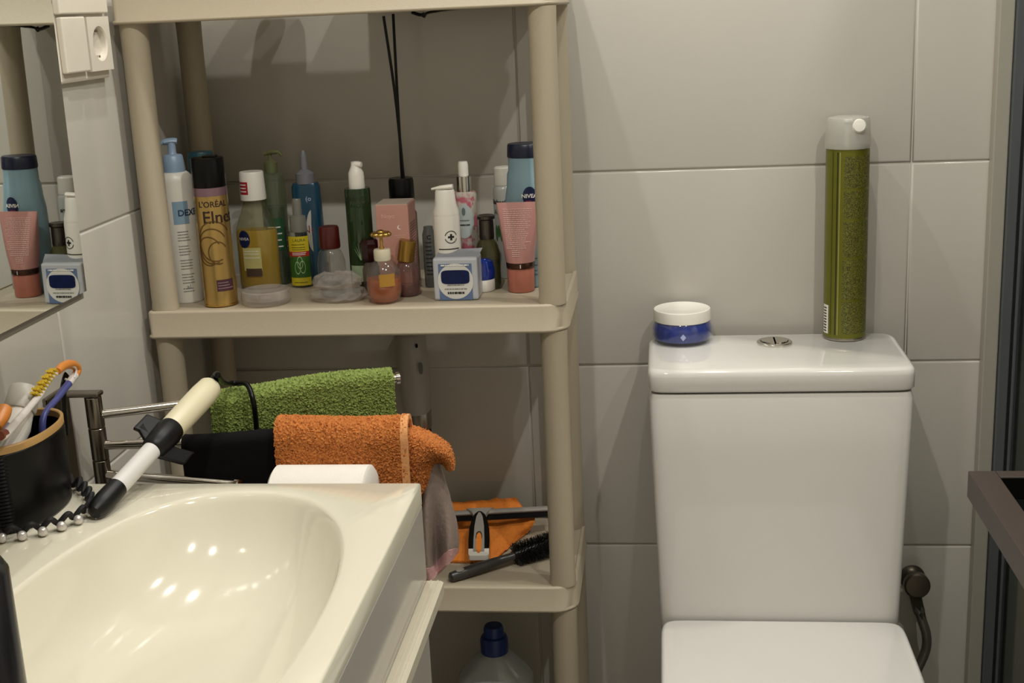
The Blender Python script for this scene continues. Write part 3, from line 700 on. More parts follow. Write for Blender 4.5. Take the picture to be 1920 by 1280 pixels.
c = onZ(1588, 641, ZC); r = (1629 - 1549) / 2 * mpp(c)
can = thing('spray_can', 'tall olive green spray can with frosted cap on the toilet cistern', 'spray can', (c.x, c.y + r, ZC))
Yc_ = c.y + r; zc_ = lambda py, px=1600: onY(px, py, Yc_ - r).z - ZC
hb_, htp = zc_(278, 1603), zc_(222, 1606)
M_can = mat('olive_can_print', '6b6a1c', .35, metal=.35, var=.10, scale=60)
def speckle(M, c2, sc, amount):
    nt = M.node_tree; b = nt.nodes['Principled BSDF']; src = b.inputs['Base Color'].links[0].from_socket
    tc = nt.nodes.new('ShaderNodeTexCoord'); mp = nt.nodes.new('ShaderNodeMapping'); mp.inputs['Scale'].default_value = sc
    v = nt.nodes.new('ShaderNodeTexNoise'); v.inputs['Scale'].default_value = 1; v.inputs['Detail'].default_value = 5
    nt.links.new(tc.outputs['Object'], mp.inputs[0]); nt.links.new(mp.outputs[0], v.inputs['Vector'])
    cr = nt.nodes.new('ShaderNodeValToRGB'); cr.color_ramp.elements[0].position = .48; cr.color_ramp.elements[1].position = .56
    cr.color_ramp.elements[0].color = (0, 0, 0, 1); cr.color_ramp.elements[1].color = (amount,) * 3 + (1,)
    nt.links.new(v.outputs['Fac'], cr.inputs[0])
    mx = nt.nodes.new('ShaderNodeMix'); mx.data_type = 'RGBA'; nt.links.new(cr.outputs[0], mx.inputs[0]); nt.links.new(src, mx.inputs[6])
    mx.inputs[7].default_value = (*rgb(c2), 1); nt.links.new(mx.outputs[2], b.inputs['Base Color'])
obj('base_ring', lathe([(r * .93, .0003), (r, .001), (r * 1.01, .003), (r * .98, .005)], 40), M_steel, can)
obj('can_body', lathe([(r * .985, .004), (r * .985, hb_ - .006), (r * .96, hb_)], 48), M_can, can)
M_txt = mat('dark_olive_print', '3d3c0c', .5, var=.3, scale=400); speckle(M_txt, '7d7c2a', (600, 600, 900), .8)
for z0, z1 in ((.012, .062), (.066, .128), (.132, .186), (.190, .232), (.236, hb_ - .012)):
    patch(can, 'text_panel', r * .985, r * .985, -.28, 1.15, z0, min(z1, hb_ - .008), M_txt, off=.0002)
for a0, a1, cc in ((-.62, -.55, '2e3010'), (-.50, -.44, '8c8a45'), (-.86, -.82, '3a3b14')):
    patch(can, 'side_stripe', r * .985, r * .985, a0, a1, .010, hb_ - .006, mat('stripe_' + cc, cc, .4), off=.0003, n=3)
patch(can, 'barcode_label', r * .985, r * .985, -1.42, -.98, .010, .055, M_white, off=.0003, n=5)
for k in range(9): patch(can, 'barcode_bar', r * .985, r * .985, -1.36, -1.10, .013 + k * .0045, .015 + k * .0045, M_ink, off=.0005, n=3)
M_frost = clear('frosted_cap', 'e8e6e0', .5, 'd8d6ce', .3)
cap = obj('cap', lathe([(r * 1.02, hb_ - .002), (r * 1.03, hb_ + .002), (r * 1.0, hb_ + .02), (r * .97, htp - .006), (r * .9, htp - .001), (r * .6, htp + .001)], 40), M_frost, can)
bm = BM(); turned(bm, [(.0085, 0), (.0105, .004), (.0085, .007), (.004, .0075)], (r * .35, -r * .82, htp - .012), (0, -1, .2), 24); obj('nozzle', bm, M_white, cap)
obj('actuator', lathe([(.006, hb_), (.006, htp - .01), (.009, htp - .008), (.009, htp - .003)], 20), M_white, cap)

# ================================================================== BROWN TABLE AT THE RIGHT
zt_ = .75; c = onZ(1815, 882, zt_)
tbx0, tby1 = c.x, c.y; tbx1, tby0 = tbx0 + .125, tby1 - .62
bt_ = thing('side_table', 'dark brown wooden frame table with recessed black glass top', 'table', (tbx0 + .2, (tby0 + tby1) / 2, 0), local=False)
M_wen = mat('wenge_wood', '433934', .45, var=.12, scale=12)
tbx1 = tbx0 + .42; w_f = .0345; th = .036
for a, b in (((tbx0, tby0, zt_ - th), (tbx0 + w_f, tby1, zt_)), ((tbx1 - w_f, tby0, zt_ - th), (tbx1, tby1, zt_)), ((tbx0 + w_f, tby1 - .0235, zt_ - th), (tbx1 - w_f, tby1, zt_)), ((tbx0 + w_f, tby0, zt_ - th), (tbx1 - w_f, tby0 + w_f, zt_))):
    obj('rail', mbox(a, b), M_wen, bt_, smooth=False, bevel=.0015)
obj('glass_top', mbox((tbx0 + w_f, tby0 + w_f, zt_ - th + .002), (tbx1 - w_f, tby1 - .0235, zt_ - th + .007)), mat('black_glass', '0f1110', .1), bt_, smooth=False)
obj('inner_shade_strip', mbox((tbx0 + w_f, tby1 - .0265, zt_ - th + .008), (tbx1 - w_f, tby1 - .0236, zt_ - .001)), M_black, bt_, smooth=False)  # black strip standing in for shade on the far rail's inner face
obj('column', mbox(((tbx0 + tbx1) / 2 - .05, (tby0 + tby1) / 2 - .05, .02), ((tbx0 + tbx1) / 2 + .05, (tby0 + tby1) / 2 + .05, zt_ - th)), M_wen, bt_, smooth=False)
obj('foot_plate', mbox((tbx0 + .06, tby0 + .06, 0), (tbx1 - .06, tby1 - .06, .02)), M_wen, bt_, smooth=False)

# ================================================================== LOWER SHELVES
# hair dryer hanging on the wall under the middle shelf
Yh = -.047
hh = thing('hair_dryer', 'grey white hair dryer hanging on the tiles behind the green towel', 'hair dryer', tuple(onY(770, 700, 0)), local=False)
top = onY(768, 628, Yh); bot = onY(782, 772, Yh)
M_hd = mat('grey_white_plastic', 'a8a29a', .35); dv = (bot - top).normalized()
Lh = (bot - top).length
obj('body', turned(BM(), [(.012, -.012), (.020, -.008), (.0255, .0), (.0255, Lh * .55), (.0240, Lh * .85), (.0225, Lh)], top, dv, 32), M_hd, hh)
obj('steel_collar', turned(BM(), [(.018, 0), (.0175, .004), (.0165, .028), (.015, .030)], bot - dv * .002 + Vector((.006, 0, 0)), dv, 28), M_steel, hh)
obj('nozzle', turned(BM(), [(.015, .028), (.0155, .045), (.012, .05)], bot + Vector((.006, 0, 0)), dv, 24), M_black, hh)
for px, py, w, h in ((781, 648, .0022, .0035), (789, 690, .0035, .010)):
    P = onY(px, py, Yh - .026); disc_flat(hh, 'switch' if py > 660 else 'screw_hole', P + Vector((0, -.0005, 0)), (1, 0, 0), (0, 0, 1), w, h, M_grey_ink if py > 660 else M_black, n=3)
obj('wall_hook', mbox((top.x - .012, -.03, top.z - .02), (top.x + .012, -.0032, top.z + .02)), M_hd, hh, smooth=False, bevel=.002)
cc = [bot + dv * .04 + Vector((.008, 0, 0)), onY(806, 850, Yh), onY(814, 885, Yh), onY(824, 930, Yh)]; cs = spline(cc, 40); hx = []
for i, P in enumerate(cs): hx.append(P + Vector((.0045 * math.cos(i * .75), .0045 * math.sin(i * .75), 0)))
obj('coiled_cord', tube(BM(), hx, .0018, 6), M_black, hh)

# orange microfibre cloth
oc_ctrl = [[onZ(838, 1052, ZLOW + .003), onZ(880, 1053, ZLOW + .003), onZ(925, 1050, ZLOW + .003), onZ(958, 1020, ZLOW + .003)],
           [onZ(838, 1030, ZLOW + .008), onZ(880, 1025, ZLOW + .010), onZ(930, 1020, ZLOW + .009), onZ(985, 1000, ZLOW + .003)],
           [onY(838, 1000, -.115), onY(880, 998, -.115), onY(935, 992, -.115), onY(1003, 975, -.11)],
           [onY(836, 968, -.07), onY(880, 966, -.07), onY(940, 960, -.07), onY(990, 962, -.07)],
           [onY(836, 942, -.045), onY(880, 941, -.045), onY(930, 936, -.045), onY(968, 934, -.045)]]
A = net(oc_ctrl, 90, 110)
for i in range(A.shape[0]):
    for j in range(A.shape[1]): A[i, j, 2] += .0022 * noise.noise(Vector((i * .09, j * .07, 3))) * (1 if j > 12 else j / 12)
mc_ = obj('microfibre_cloth', sheet(A, .003, .0008), mat('orange_microfibre', 'e8862e', .85, var=.1, scale=120, bump=.4, bscale=500)); tag(mc_, 'orange microfibre cloth crumpled on the lower shelf against the wall', 'cloth')

# window squeegee leaning on the cloth
sq_ = thing('squeegee', 'grey squeegee with black rubber blade lying on the orange cloth', 'squeegee', tuple(onZ(900, 1056, ZLOW)), local=False)
HA, HB = onY(845, 963, -.108), onY(1034, 953, -.108)
M_sg = mat('grey_plastic', '9b958d', .35)
obj('head', tube(BM(), [HA, HA.lerp(HB, .25), HB], .0062, 12, flat=.7), M_sg, sq_)
dwn = Vector((0, -.009, -.0075))
bm = BM(); vs = [bm.verts.new(p) for p in (HA + dwn * .3, HB + dwn * .3, HB + dwn * 1.2, HA + dwn * 1.2)]; vs2 = [bm.verts.new(v.co + Vector((0, .002, -.002))) for v in vs]
bm.faces.new(vs); bm.faces.new(vs2[::-1])
for k in range(4): bm.faces.new((vs[k], vs2[k], vs2[(k + 1) % 4], vs[(k + 1) % 4]))
obj('rubber_blade', bm, M_black, sq_, smooth=False)
K0, K1 = onY(900, 960, -.108), onZ(898, 1050, ZLOW + .018)
def leaf(ws, off, thick, mt, name, f0=0, f1=1):
    """flat tapering handle slab along K0-K1; ws = (fraction, half width)"""
    d = (K1 - K0); dn = d.normalized(); side = Vector((1, .06, 0)).normalized(); nrm = side.cross(dn).normalized(); nrm = nrm if nrm.z > 0 else -nrm
    bm = BM(); up_, lo_ = [], []
    for f, w in ws:
        P = K0 + d * f + nrm * off; up_.append([bm.verts.new(P - side * w + nrm * thick), bm.verts.new(P + side * w + nrm * thick)]); lo_.append([bm.verts.new(P - side * w), bm.verts.new(P + side * w)])
    n = len(ws)
    for i in range(n - 1):
        a, b, c_, e = up_[i], up_[i + 1], lo_[i], lo_[i + 1]
        bm.faces.new((a[0], a[1], b[1], b[0])); bm.faces.new((c_[0], e[0], e[1], c_[1])); bm.faces.new((a[0], b[0], e[0], c_[0])); bm.faces.new((a[1], c_[1], e[1], b[1]))
    bm.faces.new((up_[0][0], lo_[0][0], lo_[0][1], up_[0][1])); bm.faces.new((up_[-1][0], up_[-1][1], lo_[-1][1], lo_[-1][0]))
    return obj(name, bm, mt, sq_, angle=30)
leaf([(-.02, .022), (.06, .013), (.14, .0095), (.3, .006)], .0005, .006, M_sg, 'neck')
leaf([(.07, .002), (.13, .008), (.25, .0125), (.45, .0158), (.7, .0165), (.88, .0158)], 0, .008, M_black, 'grip_sides')
leaf([(.11, .0015), (.2, .005), (.4, .0075), (.7, .0085), (.92, .0085)], .0004, .0088, M_sg, 'grip_centre')
leaf([(.86, .0158), (.97, .0155), (1.0, .0135)], 0, .0082, M_white, 'grip_end')
leaf([(.55, .0008), (.6, .0035), (.75, .0045), (.9, .004), (.95, .001)], .0005, .0094, mat('orange_microfibre', 'e8862e'), 'hang_hole')
leaf([(.52, .002), (.56, .0045), (.64, .0052), (.68, .0045), (.7, .002)], .0005, .0091, M_steel, 'hole_rim')

# round hair brush
G0, G1 = onZ(846, 1082, ZLOW + .0075), onZ(965, 1042, ZLOW + .016); gd = (onZ(1050, 1012, ZLOW + .021) - G0).normalized(); LG = (G1 - G0).length
hbz = thing('round_hair_brush', 'black round hair brush with bristle barrel lying on the lower shelf', 'hair brush', tuple(G0), local=False)
obj('handle', turned(BM(), [(.004, -.003), (.0075, 0), (.0085, .02), (.0085, .05), (.007, LG * .75), (.006, LG), (.0085, LG + .004)], G0, gd, 20), mat('charcoal_plastic', '34322f', .3), hbz)
obj('barrel', turned(BM(), [(.0085, LG), (.0105, LG + .004), (.0105, LG + .07), (.007, LG + .075)], G0, gd, 20), M_black, hbz)
a_, b_ = frame_at(gd); bm = BM()
for i in range(24):
    for k in range(18):
        an = 2 * math.pi * (k + .5 * (i % 2)) / 18 + random.uniform(-.08, .08); dr = a_ * math.cos(an) + b_ * math.sin(an); P = G0 + gd * (LG + .003 + 0.07 * i / 24) + dr * .0095
        tip = P + dr * random.uniform(.0085, .0105) + gd * random.uniform(-.001, .001)
        if tip.z < ZLOW + .0008: tip.z = ZLOW + .0008
        tube(bm, [P, tip], [.0009, .0005], 4)
br_ = obj('bristles', bm, mat('black_nylon_bristle', '0d0c0c', .4), hbz, smooth=False); br_['kind'] = 'stuff'
hp0 = G0 + gd * .016; nn = Vector((0, -.35, 1)).normalized()
disc_flat(hbz, 'hang_hole', hp0 + nn * .0088, gd, nn.cross(gd), .0065, .0042, mat('hole_grey', '8d857b', .4))  # flat grey disc drawn as the hole, paler than the handle

# softener bottle on the bottom shelf
Yj = -.175; cxj = (onY(860, 1262, Yj).x + onY(1000, 1262, Yj).x) / 2; rj = .061
jz = lambda py: onY(930, py, Yj).z - ZBOT
jg = thing('softener_bottle', 'clear plastic bottle with dark blue cap on the bottom shelf', 'bottle', (cxj, Yj, ZBOT))
hs, hn, hc = jz(1262), jz(1220), jz(1172)
bm = BM(); loft(bm, [(.0005, rj * .92, .038, 3), (.01, rj, .042, 3), (hs - .03, rj, .042, 3), (hs, rj * .98, .041, 2.8), (hs + .012, rj * .82, .036, 2.4), (hn - .006, rj * .5, .027, 2.1), (hn, .022, .021, 2)], 48); obj('body', bm, mat('milky_clear_plastic', 'b4b9b8', .12, var=.04, coat=.4), jg)
lines_cyl(jg, rj, .042, -.15, .45, [hs - .016, hs - .013], .0022, M_ink, off=.0012)
obj('cap', lathe([(.0215, hn - .001), (.0225, hn + .002), (.0225, hn + .022), (.0205, hn + .027), (.0165, hn + .029), (.0160, hc - .004), (.0140, hc), (.004, hc + .0005)], 36), mat('blue_screw_cap', '15306e', .35), jg)

# ================================================================== BOTTLES ON THE MIDDLE SHELF
GRP = 'toiletries on the middle shelf'
class Spot:
    """where a bottle stands: x0..x1 its width in the photo near the base, yb the front of its base (or Y its depth)"""
    def __init__(s, x0, x1, yb=None, Y=None, ym=None):
        xm = (x0 + x1) / 2
        if yb is not None:
            P = onZ(xm, yb, ZS); s.r = (x1 - x0) / 2 * mpp(P); v = (P - CAM); v.z = 0; v.normalize(); C_ = P + v * s.r
        else:
            C_ = onY(xm, ym or 500, Y); s.r = (x1 - x0) / 2 * mpp(C_)
        s.X, s.Y = C_.x, C_.y; s.loc = (C_.x, C_.y, ZS)
    def z(s, px, py, front=True): return onY(px, py, s.Y - (s.r if front else 0)).z - ZS
    def zc(s, px, py): return s.z(px, py, False)
ROT = lambda s: math.atan2(s.X, s.Y - CAM.y) * -1 * .0

# a. white pump lotion
s = Spot(323, 385, 569); h = s.z(336, 325); hp = s.zc(325, 264)
t = thing('lotion_bottle', 'white lotion bottle with pale blue pump beside the left shelf post', 'bottle', s.loc)
R_ = s.r; bm = BM(); loft(bm, [(.0005, R_ * .94, R_ * .94, 2), (.004, R_, R_, 2), (h - .014, R_ * 1.0, R_ * 1.0, 2), (h - .012, R_ * .985, R_ * .985, 2), (h - .006, R_ * .96, R_ * .96, 2), (h, R_ * .72, R_ * .72, 2)], 44); obj('body', bm, M_white, t)
M_pb = mat('pale_blue_plastic', '8fa6bd', .35)
pu = obj('pump_collar', lathe([(R_ * .66, h - .001), (R_ * .66, h + .006), (R_ * .58, h + .023), (R_ * .52, h + .0245), (R_ * .28, h + .0255), (R_ * .24, h + .027), (R_ * .24, hp - .002)], 32), M_pb, t)
bm = BM(); tube(bm, spline([(-.020, -.008, hp - .008), (-.012, -.004, hp - .002), (0, 0, hp), (.008, .003, hp - .001)], 5), [.004] * 6 + [.0062] * 9 + [.005], 10, flat=.75); obj('pump_head', bm, M_pb, pu)
a1 = .95
patch(t, 'blue_label', R_, R_, .02, a1, h - .074, h - .041, mat('dusty_blue_label', '86a3b8', .5))
text_cyl(t, 'DEXE', .0125, h - .062, R_, R_, mat('navy_ink', '24365a', .6), .30, align='LEFT', bold=.0003, off=.0007)
lines_cyl(t, R_, R_, .16, a1, [h - .086 - .0042 * k for k in range(22) if k % 5 != 4], .0013, M_grey_ink)
text_cyl(t, 'al', .010, .022, R_, R_, M_grey_ink, .50)

# b. teal capped bottle behind
s = Spot(352, 402, Y=-.13, ym=310); hc = s.zc(378, 284); h = s.zc(378, 325)
t = thing('dark_teal_bottle', 'dark teal bottle with flat cap behind the gold hairspray', 'bottle', s.loc)
obj('body', lathe([(s.r * .9, .0005), (s.r, .004), (s.r, h - .02), (s.r * .9, h - .005), (s.r * .85, h)], 36), mat('teal_plastic', '12414c', .25), t)
obj('cap', lathe([(s.r * .95, h), (s.r * .97, h + .002), (s.r * .95, hc - .003), (s.r * .9, hc), (s.r * .5, hc + .0006)], 36), mat('teal_cap', '1a4650', .3), t)

# c. gold hairspray
s = Spot(385, 448, 577); h0 = s.z(410, 368); h1 = s.z(410, 353); h2 = s.z(402, 298); R_ = s.r
t = thing('gold_hairspray', 'gold hairspray can with black cap and lilac band', 'spray can', s.loc)
M_gcan = mat('gold_can', 'c0a060', .28, metal=.8, var=.12, scale=18)
obj('base_ring', lathe([(R_ * .92, .0004), (R_, .0015), (R_ * 1.01, .003), (R_ * .98, .0055)], 40), M_gold, t)
obj('can', lathe([(R_ * .985, .005), (R_ * .985, h0)], 48), M_gcan, t)
obj('lilac_band', lathe([(R_ * .995, h0 - .0005), (R_ * 1.0, h0 + .001), (R_ * .985, h1)], 44), mat('lilac_metal', '8d6f78', .35, metal=.5), t)
obj('cap', lathe([(R_ * .96, h1 - .001), (R_ * .985, h1 + .001), (R_ * .955, h2 - .002), (R_ * .93, h2), (R_ * .5, h2 + .0005)], 44), M_black, t)
obj('cap_notch', mbox((-.006, -.004, h2), (.012, .012, h2 + .003)), M_black, t, smooth=False, bevel=.001)
M_bink = mat('brown_ink', '2b1a10', .5)
text_cyl(t, "L'ORÉAL", .0115, h0 - .0155, R_ * .985, R_ * .985, M_bink, .42, bold=.0002)
text_cyl(t, 'Elnett', .0250, h0 - .0385, R_ * .985, R_ * .985, M_bink, -.30, bold=.0003, align='LEFT')
M_sw = mat('dark_gold_print', '6a4d22', .4, metal=.3)
for k, (rr, aa, zz_) in enumerate(((.021, .15, .090), (.017, -.1, .083), (.024, .3, .097), (.013, .45, .080))):      # printed hair curls
    bm = BM(); N = 30
    for i in range(N):
        q = []
        for kk, ro in ((i, 0), (i + 1, 0), (i + 1, .0018), (i, .0018)):
            an = .5 + 4.6 * kk / N; x = (rr + ro) * math.cos(an); y = (rr + ro) * 1.15 * math.sin(an); tt = aa + x / R_
            q.append(bm.verts.new(((R_ * .985 + .0004) * math.sin(tt), -(R_ * .985 + .0004) * math.cos(tt), zz_ + y)))
        bm.faces.new(q)
    obj('printed_curl', bm, M_sw, t, smooth=False)
patch(t, 'maroon_label', R_ * .985, R_ * .985, .18, 1.25, .024, .041, mat('maroon_label', '4a2730', .45))
lines_cyl(t, R_ * .985, R_ * .985, .25, 1.2, [.028, .032, .036], .0012, mat('lilac_ink', '9a7f8a', .6), off=.0007)

# d. yellow oil in a clear bottle
s = Spot(452, 532, 547); R_ = s.r; hs = s.z(484, 432); hn = s.zc(472, 372); hc = s.zc(470, 321)
t = thing('yellow_oil_bottle', 'clear bottle of yellow oil with white cap', 'bottle', s.loc)
M_cl = clear('clear_plastic', 'f0f0e6', .02)
sec = [(.0006, R_ * .90, R_ * .52, 2), (.006, R_, R_ * .60, 2), (hs - .012, R_, R_ * .60, 2), (hs, R_ * .96, R_ * .58, 2), (hs + .014, R_ * .78, R_ * .54, 2), (hn - .006, R_ * .50, R_ * .46, 2), (hn, R_ * .46, R_ * .46, 2)]
bm = BM(); loft(bm, sec, 48); bd = obj('clear_wall', bm, clear('clear_olive', 'e9e9d2', .05), t)
lq = hs - .003; bm = BM(); loft(bm, [(.002, R_ * .87, R_ * .49, 2), (.007, R_ * .965, R_ * .565, 2), (lq - .004, R_ * .965, R_ * .565, 2), (lq, R_ * .93, R_ * .54, 2)], 44)
obj('yellow_oil', bm, clear('yellow_oil', 'ecca2e', .55, 'e0b800', .1), bd)
c_ = obj('cap', lathe([(R_ * .50, hn - .002), (R_ * .60, hn - .001), (R_ * .60, hn + .003), (R_ * .56, hc - .002), (R_ * .53, hc)], 36), M_white, t)
patch(t, 'red_sticker', R_ * .585, R_ * .585, -.95, -.08, hn + .008, hc - .014, mat('red_sticker', 'a3202c', .4))
lines_cyl(t, R_ * .585, R_ * .585, -.85, -.2, [hn + .012, hn + .017, hn + .022], .0018, M_wink, off=.0007)
patch(t, 'blue_badge', R_, R_ * .6, -.80, -.16, hs - .029, hs - .002, M_navy, shape='oval', off=.0008)
text_cyl(t, 'NIVEA', .0062, hs - .017, R_, R_ * .6, M_wink, -.47, off=.0014)
patch(t, 'front_label', R_, R_ * .6, -.62, .30, .030, .066, mat('pale_yellow_label', 'bdb372', .5, var=.2, scale=60), off=.0006)
patch(t, 'brown_panel', R_, R_ * .6, -.50, .28, .022, .034, mat('brown_panel', '4b3a2c', .5), off=.0009)
lines_cyl(t, R_, R_ * .6, -.55, .25, [.060, .056, .050], .0012, M_wink, off=.0009)

# e. clear green pump bottle at the back
s = Spot(494, 541, Y=-.115, ym=420); h = s.zc(512, 322); hp = s.zc(510, 287)
t = thing('green_pump_bottle', 'clear pale green pump bottle half full behind the yellow oil', 'bottle', s.loc)
bd = obj('clear_wall', lathe([(s.r * .93, .0006), (s.r, .004), (s.r, h - .010), (s.r * .9, h - .003), (s.r * .5, h)], 36), clear('pale_green_clear', 'c3cdb0', .10), t)
obj('green_gel', lathe([(s.r * .9, .003), (s.r * .96, .006), (s.r * .96, h - .055), (s.r * .95, h - .053)], 32), clear('dark_green_gel', '1f4a24', .55, '1d4a25'), bd)
pu = obj('pump_collar', lathe([(s.r * .52, h - .001), (s.r * .52, h + .014), (s.r * .3, h + .018), (s.r * .14, h + .02), (s.r * .14, hp)], 24), clear('pale_green_pump', 'a9ad80', .35, '8f9366'), t)
obj('pump_head', tube(BM(), spline([(-.009, 0, hp - .001), (0, 0, hp + .001), (.014, -.002, hp + .002), (.020, -.003, hp - .004)], 4), [.0048] * 8 + [.003] * 5, 10, flat=.8), clear('pale_green_pump', 'a9ad80'), pu)
patch(t, 'green_label', s.r, s.r, -.6, .9, .055, .105, mat('dark_green_label', '1c4a2c', .5), off=.0005)
lines_cyl(t, s.r, s.r, -.4, .8, [.06, .07, .08, .09], .002, M_wink, off=.0008)

# f. teal bottle with clear nozzle
s = Spot(553, 609, Y=-.125, ym=440); h = s.zc(578, 342); hn = s.zc(577, 322); hp = s.zc(575, 282); R_ = s.r
t = thing('teal_bottle', 'teal blue bottle with grey pointed nozzle and pale oval label', 'bottle', s.loc)
M_te = mat('deep_teal', '0c3a50', .25)
bm = BM(); loft(bm, [(.0006, R_ * .9, R_ * .55, 3), (.005, R_ * .98, R_ * .62, 3), (h * .6, R_ * .98, R_ * .62, 3), (h - .006, R_ * .93, R_ * .6, 3), (h, R_ * .82, R_ * .5, 3)], 40); obj('body', bm, M_te, t)
bm = lathe([(R_ * .62, h - .001), (R_ * .62, hn - .002), (R_ * .5, hn), (R_ * .26, hn + .004), (R_ * .2, hp - .006), (R_ * .1, hp)], 28); obj('nozzle', bm, mat('smoky_grey_plastic', '6f7075', .3), t)
patch(t, 'oval_label', R_ * .98, R_ * .62, .0, .85, h - .105, h - .040, mat('pale_grey_label', 'b3aea9', .5), shape='oval', off=.0006)
text_cyl(t, 'Nele', .017, h - .075, R_ * .98, R_ * .62, mat('wine_ink', '6e2a3a', .6), .42, off=.001)
text_cyl(t, '(o)', .010, h - .026, R_ * .95, R_ * .61, mat('pale_blue_print', 'aab4dd'), .35, off=.001)

# g. small spray with yellow and green label
s = Spot(546, 594, 540); R_ = s.r; h = s.z(566, 436); hs = s.zc(560, 404); hp = s.zc(556, 372)
t = thing('small_spray_bottle', 'small clear spray bottle with yellow, red and green label', 'bottle', s.loc)
bd = obj('clear_wall', lathe([(R_ * .93, .0006), (R_, .004), (R_, h - .008), (R_ * .92, h - .002), (R_ * .6, h)], 36), clear('clear_plastic', 'f0f0e6'), t)
sp = obj('spray_collar', lathe([(R_ * .68, h - .001), (R_ * .70, h + .004), (R_ * .66, hs - .004), (R_ * .62, hs), (R_ * .4, hs + .001)], 28), clear('milky_collar', 'b9b7a8', .5, 'a8a698', .3), t)
obj('spray_head', lathe([(R_ * .38, hs), (R_ * .36, hp - .002), (R_ * .3, hp)], 20), clear('milky_collar', 'b9b7a8'), sp)
for z0, z1, c_, n_ in ((h * .66, h * .93, 'c9b21e', 'yellow_label'), (h * .57, h * .66, 'a3231f', 'red_band'), (h * .19, h * .57, '2f5a1c', 'green_label'), (.004, h * .19, 'bfae22', 'yellow_foot_label')):
    patch(t, n_, R_, R_, -.75, .95, z0, z1, mat('print_' + c_, c_, .5, var=.15, scale=150), off=.0005)
text_cyl(t, 'LAURA', .0062, h * .84, R_, R_, mat('olive_ink', '4d5a12', .6), .2, off=.0009)
lines_cyl(t, R_, R_, -.4, .7, [h * .78, h * .73, h * .69, h * .10], .0011, mat('olive_ink', '4d5a12'), off=.0009)
lines_cyl(t, R_, R_, -.4, .7, [h * .60, h * .63], .0011, M_wink, off=.0009)
lf = BM(); 
for (xa, za) in ((-.004, 0), (.0035, .001), (0, .008)):                       # leaf outline print
    N = 18
    for i in range(N):
        q = []
        for kk, k2 in ((i, 1), (i + 1, 1), (i + 1, 1.18), (i, 1.18)):
            an = 2 * math.pi * kk / N; x = xa + .0036 * k2 * math.cos(an); y = h * .37 + za + .0085 * k2 * math.sin(an); tt = .15 + x / R_
            q.append(lf.verts.new(((R_ + .0009) * math.sin(tt), -(R_ + .0009) * math.cos(tt), y)))
        lf.faces.new(q)
obj('leaf_print', lf, mat('pale_green_ink', '9fbf8a', .6), t, smooth=False)

# h. small perfume with dark red cap, and a loose clear dome cap in front
s = Spot(594, 648, Y=-.215, ym=490); R_ = s.r; h = s.zc(618, 462); hc = s.zc(616, 424)
t = thing('red_cap_perfume', 'round clear glass perfume bottle with dark red cap', 'bottle', s.loc)
bd = obj('glass', lathe([(R_ * .8, .0006), (R_ * .96, .006), (R_, .018), (R_ * .97, h - .022), (R_ * .8, h - .008), (R_ * .55, h - .001), (R_ * .5, h)], 36), clear('clear_glass', 'ecebe6', .05), t)
obj('perfume_liquid', lathe([(R_ * .76, .003), (R_ * .9, .008), (R_ * .93, .016), (R_ * .93, .026)], 32), clear('pale_olive_liquid', '6d7a58', .3), bd)
obj('cap', lathe([(R_ * .70, h - .002), (R_ * .73, h), (R_ * .70, hc - .003), (R_ * .65, hc), (R_ * .3, hc + .0005)], 32), mat('dark_red_cap', '4a0f0d', .3), t)
s2 = Spot(592, 622, 524); h = s2.zc(604, 456)
t = thing('clear_dome_cap', 'loose clear plastic dome cap in front of the red capped perfume', 'cap', s2.loc)
obj('dome', lathe([(s2.r * .96, .0005), (s2.r, .003), (s2.r, h * .72), (s2.r * .85, h * .88), (s2.r * .5, h * .98), (s2.r * .1, h)], 32), clear('clear_frost', 'ece6e0', .25, 'e0d8d0'), t)
obj('inner_puck', lathe([(s2.r * .8, .001), (s2.r * .85, h * .45), (s2.r * .6, h * .5)], 24), clear('pinkish_clear', 'cbbcae', .4, 'b9a898', .3), t)

# i. green gel bottle with white pump
s = Spot(652, 700, Y=-.185, ym=440); R_ = s.r; h = s.zc(670, 352); hp = s.zc(664, 303)
t = thing('green_gel_bottle', 'dark green clear bottle with white pump beside the pink box', 'bottle', s.loc)
obj('body', lathe([(R_ * .93, .0006), (R_, .004), (R_, h - .003), (R_ * .96, h)], 40), clear('green_gel', '6a8058', .45, '3a5030'), t)
pu = obj('pump_collar', lathe([(R_ * .62, h), (R_ * .63, h + .001), (R_ * .60, h + .022), (R_ * .5, h + .026), (R_ * .36, hp - .006), (R_ * .33, hp)], 32), M_white, t)
obj('pump_spout', tube(BM(), [(0, -.002, hp - .004), (.010, -.004, hp - .004)], [.005, .004], 12), M_white, pu)
text_cyl(t, 'GARNIER', .0085, h - .017, R_, R_, mat('dark_green_ink', '142a12', .6), .1, bold=.0001)
text_cyl(t, 'ALOE', .0085, h - .027, R_, R_, mat('dark_green_ink', '142a12'), .1)
bm = BM()
for k in range(7):
    a0 = -.1 + .12 * (k - 3); 
    for sg in (0,):
        q = []
        for x, z in ((-.0006, .050), (.0006, .050), ((k - 3) * .0032, .050 + .030 - abs(k - 3) * .004)): tt = .15 + x / R_; q.append(bm.verts.new(((R_ + .0006) * math.sin(tt), -(R_ + .0006) * math.cos(tt), z)))
        bm.faces.new(q)
obj('leaf_print', bm, mat('pale_green_ink', '9fbf8a'), t, smooth=False)
patch(t, 'pale_label', R_, R_, -.8, .8, .018, .042, mat('pale_green_label', '9db08d', .5, var=.15, scale=120), off=.0004)

